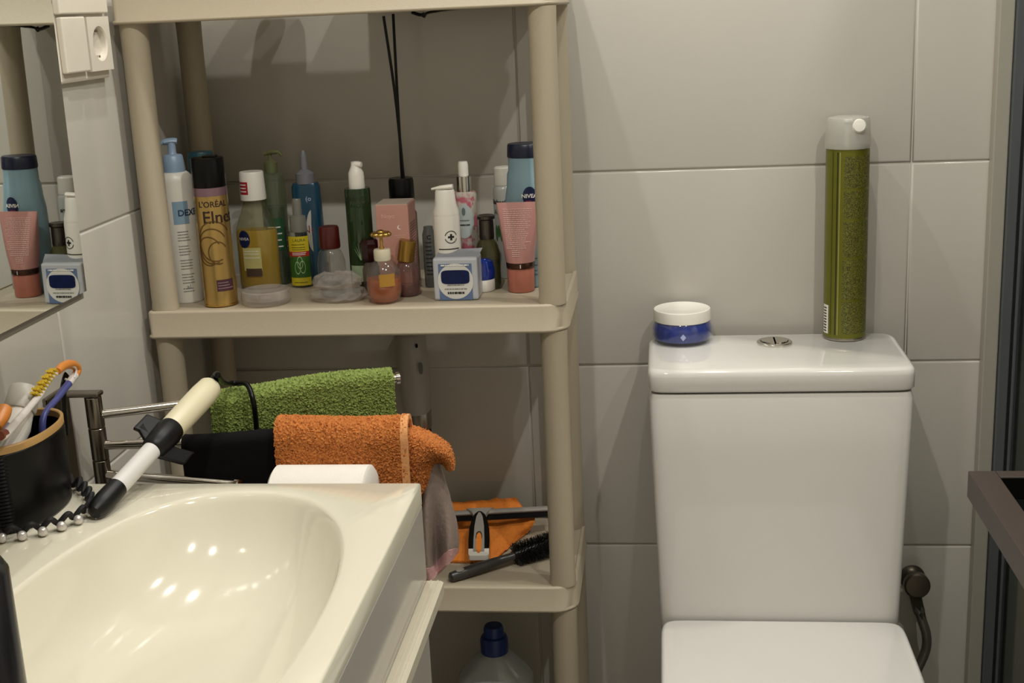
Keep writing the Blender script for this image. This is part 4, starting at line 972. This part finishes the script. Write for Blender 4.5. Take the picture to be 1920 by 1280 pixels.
# j. pink box, k. reed diffuser behind it
P = onZ(775, 552, ZS); wB, dB = .048, .056; hB = onY(771, 383, P.y).z - ZS
t = thing('pink_box', 'tall pink cardboard box printed with a small moon', 'box', (P.x - wB / 2, P.y + dB / 2, ZS))
bx = mbox((-wB / 2, -dB / 2, .0005), (wB / 2, dB / 2, hB)); obj('carton', bx, mat('pink_card', 'bd8b7e', .55, var=.03), t, smooth=False, bevel=.0008)
obj('top_flap', mbox((-wB / 2 + .001, -dB / 2 + .001, hB), (wB / 2 - .001, dB / 2 - .001, hB + .0012)), mat('pale_card', 'b3a294', .6), t, smooth=False)
EX, EZ = (1, 0, 0), (0, 0, 1); FY = -dB / 2 - .0004
text_flat(t, 'Noyo', .0085, (-.006, FY, hB - .019), EX, EZ, mat('rose_ink', 'dfb7a8', .6))
bm = BM(); N = 18; o1 = [(.0032 * math.cos(a), .0032 * math.sin(a)) for a in [math.radians(50 + 260 * k / N) for k in range(N + 1)]]; o2 = [(.0012 + .0026 * math.cos(a), .0004 + .0026 * math.sin(a)) for a in [math.radians(60 + 240 * k / N) for k in range(N + 1)]]
for k in range(N): bm.faces.new([bm.verts.new((.010 + p_[0], FY, hB - .033 + p_[1])) for p_ in (o1[k], o1[k + 1], o2[k + 1], o2[k])])
obj('moon_print', bm, M_wink, t, smooth=False)
lines_flat(t, (0, FY, hB - .045), EX, EZ, [(.003, .018, 0), (.006, .016, -.003)], .0008, mat('rose_ink', 'dfb7a8'))
lines_flat(t, (wB / 2 + .0004, 0, 0), (0, 1, 0), EZ, [(-.02, .02, hB - .03 - .004 * k) for k in range(18)], .0012, mat('mauve_ink', '6e4a4f', .6))
obj('red_mark', mbox((wB / 2, -.022, .012), (wB / 2 + .0005, -.016, .022)), mat('dark_red_cap', '4a0f0d'), t, smooth=False)
s = Spot(729, 777, Y=P.y + dB + .026, ym=360); R_ = s.r; h = s.zc(752, 374); hc = s.zc(750, 333)
t = thing('reed_diffuser', 'reed diffuser with black cap and two long black sticks behind the pink box', 'diffuser', s.loc)
obj('bottle', lathe([(R_ * 1.0, .0006), (R_ * 1.1, .005), (R_ * 1.1, h - .02), (R_ * .7, h - .006), (R_ * .65, h)], 32), clear('amber_clear', 'a08a70', .3), t)
obj('cap', lathe([(R_ * .97, h - .001), (R_ * 1.0, h + .001), (R_ * .97, hc - .004), (R_ * .9, hc), (R_ * .2, hc)], 36), M_black, t)
for (xt, yt, dyy, xb) in ((719, 12, -.012, 757), (737, 8, .012, 754)):
    A_ = onY(xb, 336, s.Y) - Vector(s.loc); B_ = onY(xt, yt + 18, s.Y + dyy) - Vector(s.loc); md = onY(745 if xt > 730 else 741, 180, s.Y + dyy * .5) - Vector(s.loc)
    obj('reed_stick', tube(BM(), spline([A_, md, B_], 6), .0022, 8), M_black, t)

# l. orange perfume with gold flower stopper
s = Spot(690, 757, 573); R_ = s.r; hb_ = s.zc(720, 482)
t = thing('orange_perfume', 'round glass perfume bottle of orange liquid with gold flower stopper', 'bottle', s.loc)
hsh = hb_ - .002
prof = [(R_ * .72, .0006), (R_ * .80, .003), (R_ * .97, .014), (R_ * 1.0, .026), (R_ * .98, hsh * .62), (R_ * .84, hsh * .80), (R_ * .60, hsh * .92), (R_ * .42, hsh * .985), (R_ * .40, hsh)]
bd = obj('glass', lathe(prof, 44), clear('clear_glass', 'e4e6e2'), t)
obj('orange_liquid', lathe([(R_ * .70, .003), (R_ * .77, .005), (R_ * .94, .015), (R_ * .965, .026), (R_ * .955, hsh * .55), (R_ * .94, hsh * .56)], 40), clear('orange_liquid', 'ea9a48', .42, 'd4701a', .1), bd)
patch(t, 'gold_label', R_ * .99, R_ * .99, -.05, .85, .027, .045, mat('gold_label', 'b98a3a', .4, metal=.3), off=.0005)
st = obj('collar', lathe([(R_ * .46, hsh - .002), (R_ * .48, hsh), (R_ * .48, hsh + .012), (R_ * .44, hsh + .014)], 32), mat('ivory_collar', 'd6cdb2', .4), t)
zst = hsh + .013; zfl = s.zc(718, 440)
obj('stem', lathe([(.003, zst), (.0036, zst + .003), (.0022, zst + .006), (.0022, zfl - .003), (.004, zfl)], 16), M_gold, st)
for k in range(9):
    an = 2 * math.pi * k / 9; bm = BM(); ball(bm, (.0105 * math.cos(an), .0105 * math.sin(an), zfl + .001), .0052, 12, 8, .7); obj('petal', bm, M_gold, st)
bm = BM(); ball(bm, (0, 0, zfl + .0035), .0062, 16, 8, .7); obj('flower_heart', bm, M_gold, st)

# m. perfume with tilted gold cylinder cap; n. burgundy capped perfume
s = Spot(738, 790, Y=-.222, ym=520); R_ = s.r * .9; h = s.zc(756, 486)
t = thing('gold_cap_perfume', 'pinkish glass perfume bottle with leaning gold cylinder cap', 'bottle', s.loc)
bd = obj('glass', lathe([(R_ * .8, .0006), (R_, .006), (R_, h - .016), (R_ * .7, h - .004), (R_ * .45, h)], 36), clear('rosy_glass', 'c9aaa2', .15), t)
obj('perfume_liquid', lathe([(R_ * .75, .003), (R_ * .93, .007), (R_ * .93, .018)], 30), clear('rose_liquid', 'a86f60', .4), bd)
obj('cap', turned(BM(), [(.0115, 0), (.0125, .001), (.0125, .030), (.0115, .031), (.004, .0312)], (-.001, -.002, h - .002), (.18, 0, 1), 28), mat('old_gold_cap', 'a5823e', .3, metal=.8), t)
s = Spot(680, 712, Y=-.205, ym=500); R_ = s.r * 1.05; h = s.zc(697, 488); hc = s.zc(694, 448)
t = thing('burgundy_cap_perfume', 'small glass bottle with burgundy faceted cap behind the orange perfume', 'bottle', s.loc)
obj('glass', lathe([(R_ * .85, .0006), (R_, .004), (R_, h - .012), (R_ * .6, h)], 32), clear('smoky_rose_glass', 'b5a098', .2), t)
obj('cap', lathe([(R_ * .75, h - .001), (R_ * 1.1, h + .004), (R_ * 1.15, hc - .006), (R_ * .8, hc), (R_ * .3, hc)], 8), mat('burgundy_gloss', '2a0b0d', .15), t, angle=20)

# o. clear glass dish, crumpled clear packaging
s = Spot(454, 548, 578); R_ = s.r
t = thing('clear_dish', 'low round clear glass dish in front of the yellow oil', 'dish', s.loc)
bm = lathe([(R_ * .86, .0006), (R_ * .95, .003), (R_, .010), (R_ * .98, .0205), (R_ * .93, .0215), (R_ * .90, .019), (R_ * .86, .008), (R_ * .5, .005), (.002, .005)], 44); obj('bowl', bm, clear('dish_glass', 'ece8e4', .20, 'e8e4de', .04), t)
bm = BM()
for k in range(14): an = 2 * math.pi * k / 14; ball(bm, (R_ * .62 * math.cos(an) * random.uniform(.4, 1), R_ * .62 * math.sin(an) * random.uniform(.4, 1), .009), .0042, 8, 6)
obj('bead_pile', bm, clear('rosy_bead', 'e6dcd8', .25, 'd0c0ba'), t)
s = Spot(580, 692, 574); R_ = s.r
t = thing('clear_packaging', 'crumpled clear plastic packaging beside the orange perfume', 'packaging', s.loc)
random.seed(11)
for nm, z0, k1, hh_ in (('tray', .0006, 1.0, .018), ('lid', .0195, .86, .020)):
    bm = BM(); seg = 26; rings = []
    for zf, rf in ((0, .80), (.25, 1.0), (.55, .97), (.8, .9), (1, .62), (1.02, .3)):
        rings.append([bm.verts.new((R_ * k1 * rf * math.cos(2 * math.pi * q / seg) * (1 + random.uniform(-.07, .07)), R_ * .62 * k1 * rf * math.sin(2 * math.pi * q / seg) * (1 + random.uniform(-.07, .07)), z0 + hh_ * zf + (random.uniform(-.002, .003) if zf > .1 else 0))) for q in range(seg)])
    for A_, B_ in zip(rings, rings[1:]):
        for q in range(seg): bm.faces.new((A_[q], A_[(q + 1) % seg], B_[(q + 1) % seg], B_[q]))
    bm.faces.new(rings[0][::-1]); bm.faces.new(rings[-1]); obj(nm, bm, clear('crinkled_clear', 'ece8e4', .22, 'e4ddd6', rough=.04), t, smooth=False)

# p. white airless sun cream
s = Spot(813, 864, Y=-.225, ym=440); R_ = s.r * .98; h = s.zc(832, 402); hp = s.zc(830, 350)
t = thing('sun_cream_pump', 'white airless pump bottle printed with a black cross', 'bottle', s.loc)
obj('body', lathe([(R_ * .94, .0006), (R_, .003), (R_, h - .004), (R_ * .97, h)], 40), M_white, t)
obj('pump_cap', lathe([(R_ * .98, h), (R_ * .98, h + .004), (R_ * .80, h + .016), (R_ * .72, hp - .006), (R_ * .66, hp - .004)], 36), M_white, t)
obj('actuator', tube(BM(), [(-.019, 0, hp - .003), (-.006, 0, hp - .001), (.012, 0, hp)], [.0028, .005, .006], 12, flat=.6), M_white, t)
zc = h - .030
for a_, b_ in (((-.0045, -.0015), (.0045, .0015)), ((-.0015, -.0045), (.0015, .0045))):
    bm = BM(); bm.faces.new([bm.verts.new(((R_ + .0006) * math.sin(.45 + x / R_), -(R_ + .0006) * math.cos(.45 + x / R_), zc + z)) for x, z in ((a_[0], a_[1]), (b_[0], a_[1]), (b_[0], b_[1]), (a_[0], b_[1]))]); obj('cross_print', bm, M_ink, t, smooth=False)
bm = BM()
for i in range(24):
    if i % 12 in (4, 5, 6, 7) and False: continue
    q = []
    for kk, rr in ((i, .0082), (i + 1, .0082), (i + 1, .0092), (i, .0092)): an = 2 * math.pi * kk / 24; tt = .45 + rr * math.cos(an) / R_; q.append(bm.verts.new(((R_ + .0006) * math.sin(tt), -(R_ + .0006) * math.cos(tt), zc + rr * math.sin(an))))
    if i not in (11, 12, 0, 23): bm.faces.new(q)
obj('ring_print', bm, M_ink, t, smooth=False)
patch(t, 'black_rule', R_, R_, -.55, 1.1, zc - .018, zc - .0166, M_ink, off=.0005)
text_cyl(t, 'Crème Sol.', .0078, zc - .029, R_, R_, M_ink, .28)
text_cyl(t, 'Dose 50+', .0078, zc - .037, R_, R_, M_ink, .28)
lines_cyl(t, R_, R_, -.5, 1.0, [zc - .044, zc - .048], .0009, M_grey_ink)

# q. floral body mist
s = Spot(852, 897, Y=-.15, ym=430); R_ = s.r; h = s.zc(870, 358); hc = s.zc(863, 330); hp = s.zc(860, 303)
t = thing('floral_mist', 'clear body mist with pink flower print and chrome collar', 'bottle', s.loc)
M_fl = mat('pink_flower_print', 'b9b0a4', .3, var=.1); speckle(M_fl, 'b05668', (70, 70, 60), .95)
obj('body', lathe([(R_ * .94, .0006), (R_, .004), (R_, h - .006), (R_ * .9, h - .001), (R_ * .5, h)], 40), M_fl, t)
co = obj('chrome_collar', lathe([(R_ * .62, h - .001), (R_ * .62, hc), (R_ * .5, hc + .001)], 32), M_chrome, t)
obj('spray_head', lathe([(R_ * .42, hc), (R_ * .42, hp - .004), (R_ * .36, hp), (R_ * .1, hp)], 24), M_white, co)
patch(t, 'oval_label', R_, R_, -.85, .85, h - .068, h - .017, mat('pale_aqua_label', 'b3bdba', .5), shape='oval', off=.0006)
patch(t, 'leaf_mark', R_, R_, -.15, .15, h - .034, h - .022, mat('grey_green_ink', '62716f', .6), shape='oval', off=.0009)
lines_cyl(t, R_, R_, -.45, .5, [h - .049], .0022, M_ink, off=.001)
lines_cyl(t, R_, R_, -.4, .45, [h - .042], .0016, M_grey_ink, off=.001)

# x. clear bottle between pink box and sun cream
s = Spot(794, 818, Y=-.165, ym=480); R_ = s.r; h = s.zc(804, 424)
t = thing('slim_clear_bottle', 'slim greyish clear bottle squeezed between pink box and white pump', 'bottle', s.loc)
obj('body', lathe([(R_ * .93, .0006), (R_, .003), (R_, h - .012), (R_ * .75, h - .004), (R_ * .72, h)], 30), clear('grey_clear', 'a9adaa', .35, '868b88'), t)
text_cyl(t, 'C', .009, h - .018, R_, R_, M_ink, .2, off=.0008, bold=.0002)
lines_cyl(t, R_, R_, -.4, .6, [.02 + .006 * k for k in range(9)], .0018, M_ink, off=.0007)

# r. boxed dummy with window, s. upturned blue jar
P = onZ(815, 564, ZS); P2 = onZ(897, 564, ZS); wB = P2.x - P.x; dB = .044; hB = onY(850, 484, P.y).z - ZS
t = thing('window_box', 'small blue and white carton with a rounded dark blue window', 'box', ((P.x + P2.x) / 2, P.y + dB / 2, ZS))
M_bw = mat('silver_white_card', 'b9bcc2', .4, var=.04)
obj('carton', mbox((-wB / 2, -dB / 2, .0005), (wB / 2, dB / 2, hB)), M_bw, t, smooth=False, bevel=.003)
FY = -dB / 2
bm = BM(); bm.faces.new([bm.verts.new(q) for q in ((-wB / 2 + .001, FY + .002, hB - .004), (wB / 2 - .001, FY + .002, hB - .004), (wB / 2 + .005, .006, hB + .009), (-wB / 2 + .006, .006, hB + .007))])
r_ = bmesh.ops.solidify(bm, geom=bm.faces[:], thickness=.0008); obj('top_flap', bm, M_bw, t, smooth=False)
obj('blue_panel', mbox((-wB / 2 + .008, FY - .0006, .001), (wB / 2 - .008, FY, hB - .008)), mat('blue_card', '5f7499', .4), t, smooth=False)
disc_flat(t, 'white_roundel', (0, FY - .001, hB * .46), EX, EZ, wB * .40, hB * .42, mat('white_card', 'd6d5d0', .5))
disc_flat(t, 'blue_window', (0, FY - .0016, hB * .56), EX, EZ, wB * .32, hB * .165, mat('dark_blue_window', '0c1a48', .25, var=.5, scale=120, spec=.2), n=5)
lines_flat(t, (0, FY - .0018, hB * .165), EX, EZ, [(-.012, .012, 0)], .0028, M_ink)
lines_flat(t, (0, FY - .0018, hB * .24), EX, EZ, [(-.016, .016, .002), (-.012, .012, .0075)], .0011, M_grey_ink)
lines_flat(t, (0, FY - .0018, hB * .82), EX, EZ, [(-.020, .020, 0)], .0022, M_wink)
obj('side_window', mbox((-wB / 2 - .0006, -.012, hB * .35), (-wB / 2, .010, hB * .8)), mat('dark_blue_window', '14275e'), t, smooth=False)
s = Spot(872, 924, Y=P.y + .042, ym=530); R_ = s.r
R_ = .020; 
t = thing('blue_jar', 'blue glass jar standing on its white lid behind the window box', 'jar', (onY(903, 530, P.y + .066).x, P.y + .066, ZS))
obj('lid', lathe([(R_ * .95, .0006), (R_, .002), (R_, .017), (R_ * .97, .018)], 36), M_white, t)
obj('glass', lathe([(R_ * .98, .018), (R_ * 1.04, .022), (R_ * 1.05, .032), (R_ * .9, .044), (R_ * .6, .048)], 36), mat('blue_gel', '16308a'), t)

# t. grey capped perfume
s = Spot(890, 940, Y=-.185, ym=490); R_ = s.r; h = s.zc(908, 446); hc = s.zc(904, 403)
t = thing('grey_cap_perfume', 'olive tinted perfume bottle with gunmetal cap next to the pink tube', 'bottle', s.loc)
bm = BM(); loft(bm, [(.0006, R_ * .85, R_ * .6, 3), (.004, R_ * .95, R_ * .7, 3), (h - .022, R_ * .95, R_ * .7, 3), (h - .008, R_ * .75, R_ * .6, 2.5), (h, R_ * .5, R_ * .5, 2)], 40)
bd = obj('glass', bm, clear('olive_glass', 'aaa885', .22, '6b6a45'), t)
bm = BM(); loft(bm, [(.004, R_ * .82, R_ * .58, 3), (.006, R_ * .88, R_ * .62, 3), (h - .03, R_ * .88, R_ * .62, 3)], 36); obj('perfume_liquid', bm, clear('olive_liquid', '8c8a50', .3, '5d5c30'), bd)
obj('cap', lathe([(R_ * .56, h - .001), (R_ * .58, h + .002), (R_ * .56, hc - .007), (R_ * .68, hc - .005), (R_ * .68, hc - .001), (R_ * .6, hc), (R_ * .2, hc - .001)], 36), mat('gunmetal', '5a5550', .25, metal=.9), t)

# u. pink tube standing on its cap
P = onZ(976, 549, ZS); cw = (1000 - 950) / 2 * mpp(P); C_ = P + Vector((0, cw * .8, 0)); hT = onY(965, 379, C_.y).z - ZS; hC = onY(972, 503, C_.y - cw * .8).z - ZS
tw_ = (1004 - 924) / 2 * mpp(C_)
t = thing('pink_tube', 'pink squeeze tube standing upside down on its coral cap', 'tube', (C_.x, C_.y, ZS))
M_pt = mat('pink_tube', 'bc8880', .3, var=.02)
obj('cap', lathe([(cw * .96, .0006), (cw, .002), (cw * 1.03, hC - .004), (cw * .98, hC)], 40), mat('coral_cap', 'b8705e', .35), t)
obj('brown_band', lathe([(cw * 1.05, hC - .001), (cw * 1.07, hC), (cw * 1.08, hC + .0075), (cw * 1.05, hC + .0085)], 40), mat('bronze_band', '4a2f22', .25, metal=.6), t)
secs = []
for k in range(13):
    f = k / 12; rx = cw * 1.09 + (tw_ - cw * 1.09) * f; ry = cw * 1.05 * (1 - f ** 1.6) + .0012; secs.append((hC + .008 + (hT - hC - .008) * f, rx, ry, 2 + 2 * f))
bm = BM(); loft(bm, secs, 48); obj('squeeze_tube', bm, M_pt, t)
bm = BM()
for i in range(24):
    f = .12 + .80 * i / 24; rx = cw * 1.09 + (tw_ - cw * 1.09) * f; ry = cw * 1.05 * (1 - f ** 1.6) + .0012; z = hC + .008 + (hT - hC - .008) * f
    x = -.72 if i > 3 else -.4; xe = .72 - (random.random() * .35) if i > 3 else .1
    while x < xe:
        e = min(xe, x + random.uniform(.05, .2)); q = []
        for u, dz in ((x, 0), (e, 0), (e, .0012), (x, .0012)): q.append(bm.verts.new((rx * u, -(ry * math.sqrt(max(0, 1 - abs(u) ** (2 + 2 * f))) ** 1.0 + .0012), z + dz)))
        bm.faces.new(q); x = e + .03
obj('fine_print', bm, mat('pale_pink_ink', 'e6c3bd', .6), t, smooth=False)
text_cyl(t, 'l', .007, hC + .001, cw * 1.08, cw * 1.08, M_wink, .1, off=.0006, bold=.0003)

# v. blue lotion bottle
s = Spot(948, 1034, Y=-.165, ym=450); R_ = s.r; h = s.zc(985, 292); hc = s.zc(985, 268); hs = s.zc(985, 372); hk = s.zc(985, 320)
t = thing('blue_lotion_bottle', 'light blue body lotion bottle with navy cap behind the right post', 'bottle', (s.X + .001, s.Y, ZS))
M_nv = mat('sky_blue_plastic', '85a3ae', .25, var=.03)
cr_ = .0265
bm = BM(); loft(bm, [(.0006, R_ * .92, .023, 2), (.005, R_, .026, 2), (hs - .03, R_ * 1.0, .027, 2), (hs, R_ * .97, .027, 2), (hs + .018, R_ * .88, .0265, 2), (hk - .004, cr_ * 1.08, .025, 2), (hk + .002, cr_ * 1.0, .0238, 2), (h, cr_ * .98, .0235, 2)], 48); obj('body', bm, M_nv, t)
bm = BM(); loft(bm, [(h - .001, cr_ * 1.01, .024, 2), (h + .001, cr_ * 1.03, .0245, 2), (hc - .002, cr_ * 1.0, .0235, 2), (hc, cr_ * .95, .022, 2)], 40); obj('cap', bm, mat('navy_cap', '141a33', .35), t)
patch(t, 'navy_badge', R_ * .95, .027, -.12, .50, hs - .008, hs + .021, M_navy, shape='oval', off=.0012)
text_cyl(t, 'NIVEA', .0078, hs + .005, R_ * .95, .027, M_wink, .17, off=.0020, bold=.0002)
lines_cyl(t, R_ * .95, .027, .02, .30, [hs - .001], .0022, mat('wine_red_ink', '8a2f3f', .6), off=.0018)
lines_cyl(t, R_, .027, -.5, .8, [.02, .026, .034, .044], .0012, M_navy, off=.0008)

# w. white and clear aloe bottle behind it
s = Spot(926, 968, Y=-.105, ym=420); R_ = s.r * .95; h = s.zc(942, 345); hc = s.zc(941, 312)
t = thing('aloe_bottle', 'clear bottle with white cap and green leaf print behind the blue lotion', 'bottle', s.loc)
obj('body', lathe([(R_ * .94, .0006), (R_, .004), (R_, h - .008), (R_ * .85, h - .002), (R_ * .7, h)], 36), mat('milky_white_bottle', 'b9bab2', .25), t)
obj('cap', lathe([(R_ * .85, h - .001), (R_ * .87, h + .001), (R_ * .82, hc - .002), (R_ * .7, hc)], 32), M_white, t)
text_cyl(t, 'Babaria', .0095, h - .028, R_, R_, M_ink, -.35, off=.0007, bold=.0002)
text_cyl(t, 'Aloe', .011, h - .044, R_, R_, mat('leaf_green_ink', '3f6b3a', .6), -.35, off=.0007)
for k in range(5): patch(t, 'leaf_print', R_, R_, -.9 + .26 * k, -.62 + .26 * k, h - .085 + .006 * (k % 2), h - .060, mat('leaf_green_ink', '3f6b3a'), shape='oval', off=.0006)

# black strap end hanging under the top shelf
q = [onY(862, 17, -.30), onY(830, 20, -.295), onY(800, 24, -.29), onY(782, 27, -.288), onY(770, 25, -.288)]
q = [onY(866, 15.5, -.285), onY(835, 19, -.285), onY(806, 23, -.285), onY(790, 28, -.285), onY(772, 23, -.285)]
bk = thing('black_strap', 'black strap end poking out under the top shelf', 'strap', tuple(q[2]), local=False)
obj('strap', tube(BM(), spline(q, 6), [.0022] * 9 + [.003] * 8 + [.004] * 8, 8, flat=.6), M_black, bk)
obj('toggle', tube(BM(), [onY(797, 24, -.285), onY(794, 33, -.285)], [.0035, .002], 8), M_black, bk)

# ---------------------------------------------------------------- unseen towel and box added on the top shelf to shape the shadow on the tiles below
ZTOP = ZT[3] - .002
fb2 = thing('unseen_shadow_towel', 'unseen folded towel added on the top shelf to shape the wall shadow', 'towel', (-.584, -.10, ZTOP))
bm = BM(); loft(bm, [(.0005, .036, .074, 8), (.004, .039, .078, 8), (.012, .039, .078, 8), (.016, .036, .075, 8)], 40); obj('lower_fold', bm, mat('beige_terry', '9a8f7c', .95, bump=.5, bscale=600), fb2)
bm = BM(); loft(bm, [(.0165, .036, .070, 8), (.020, .038, .074, 8), (.028, .038, .074, 8), (.032, .035, .070, 8)], 40); obj('upper_fold', bm, mat('beige_terry', '9a8f7c'), fb2)
sb = thing('unseen_shadow_box', 'unseen low box added on the top shelf to block light on the wall', 'box', (-.298, -.10, ZTOP))
obj('tray', mbox((-.152, -.09, .0005), (.152, .092, .05)), M_white, sb, smooth=False, bevel=.004)
obj('lid', mbox((-.154, -.092, .0505), (.154, .094, .062)), M_white, sb, smooth=False, bevel=.003)
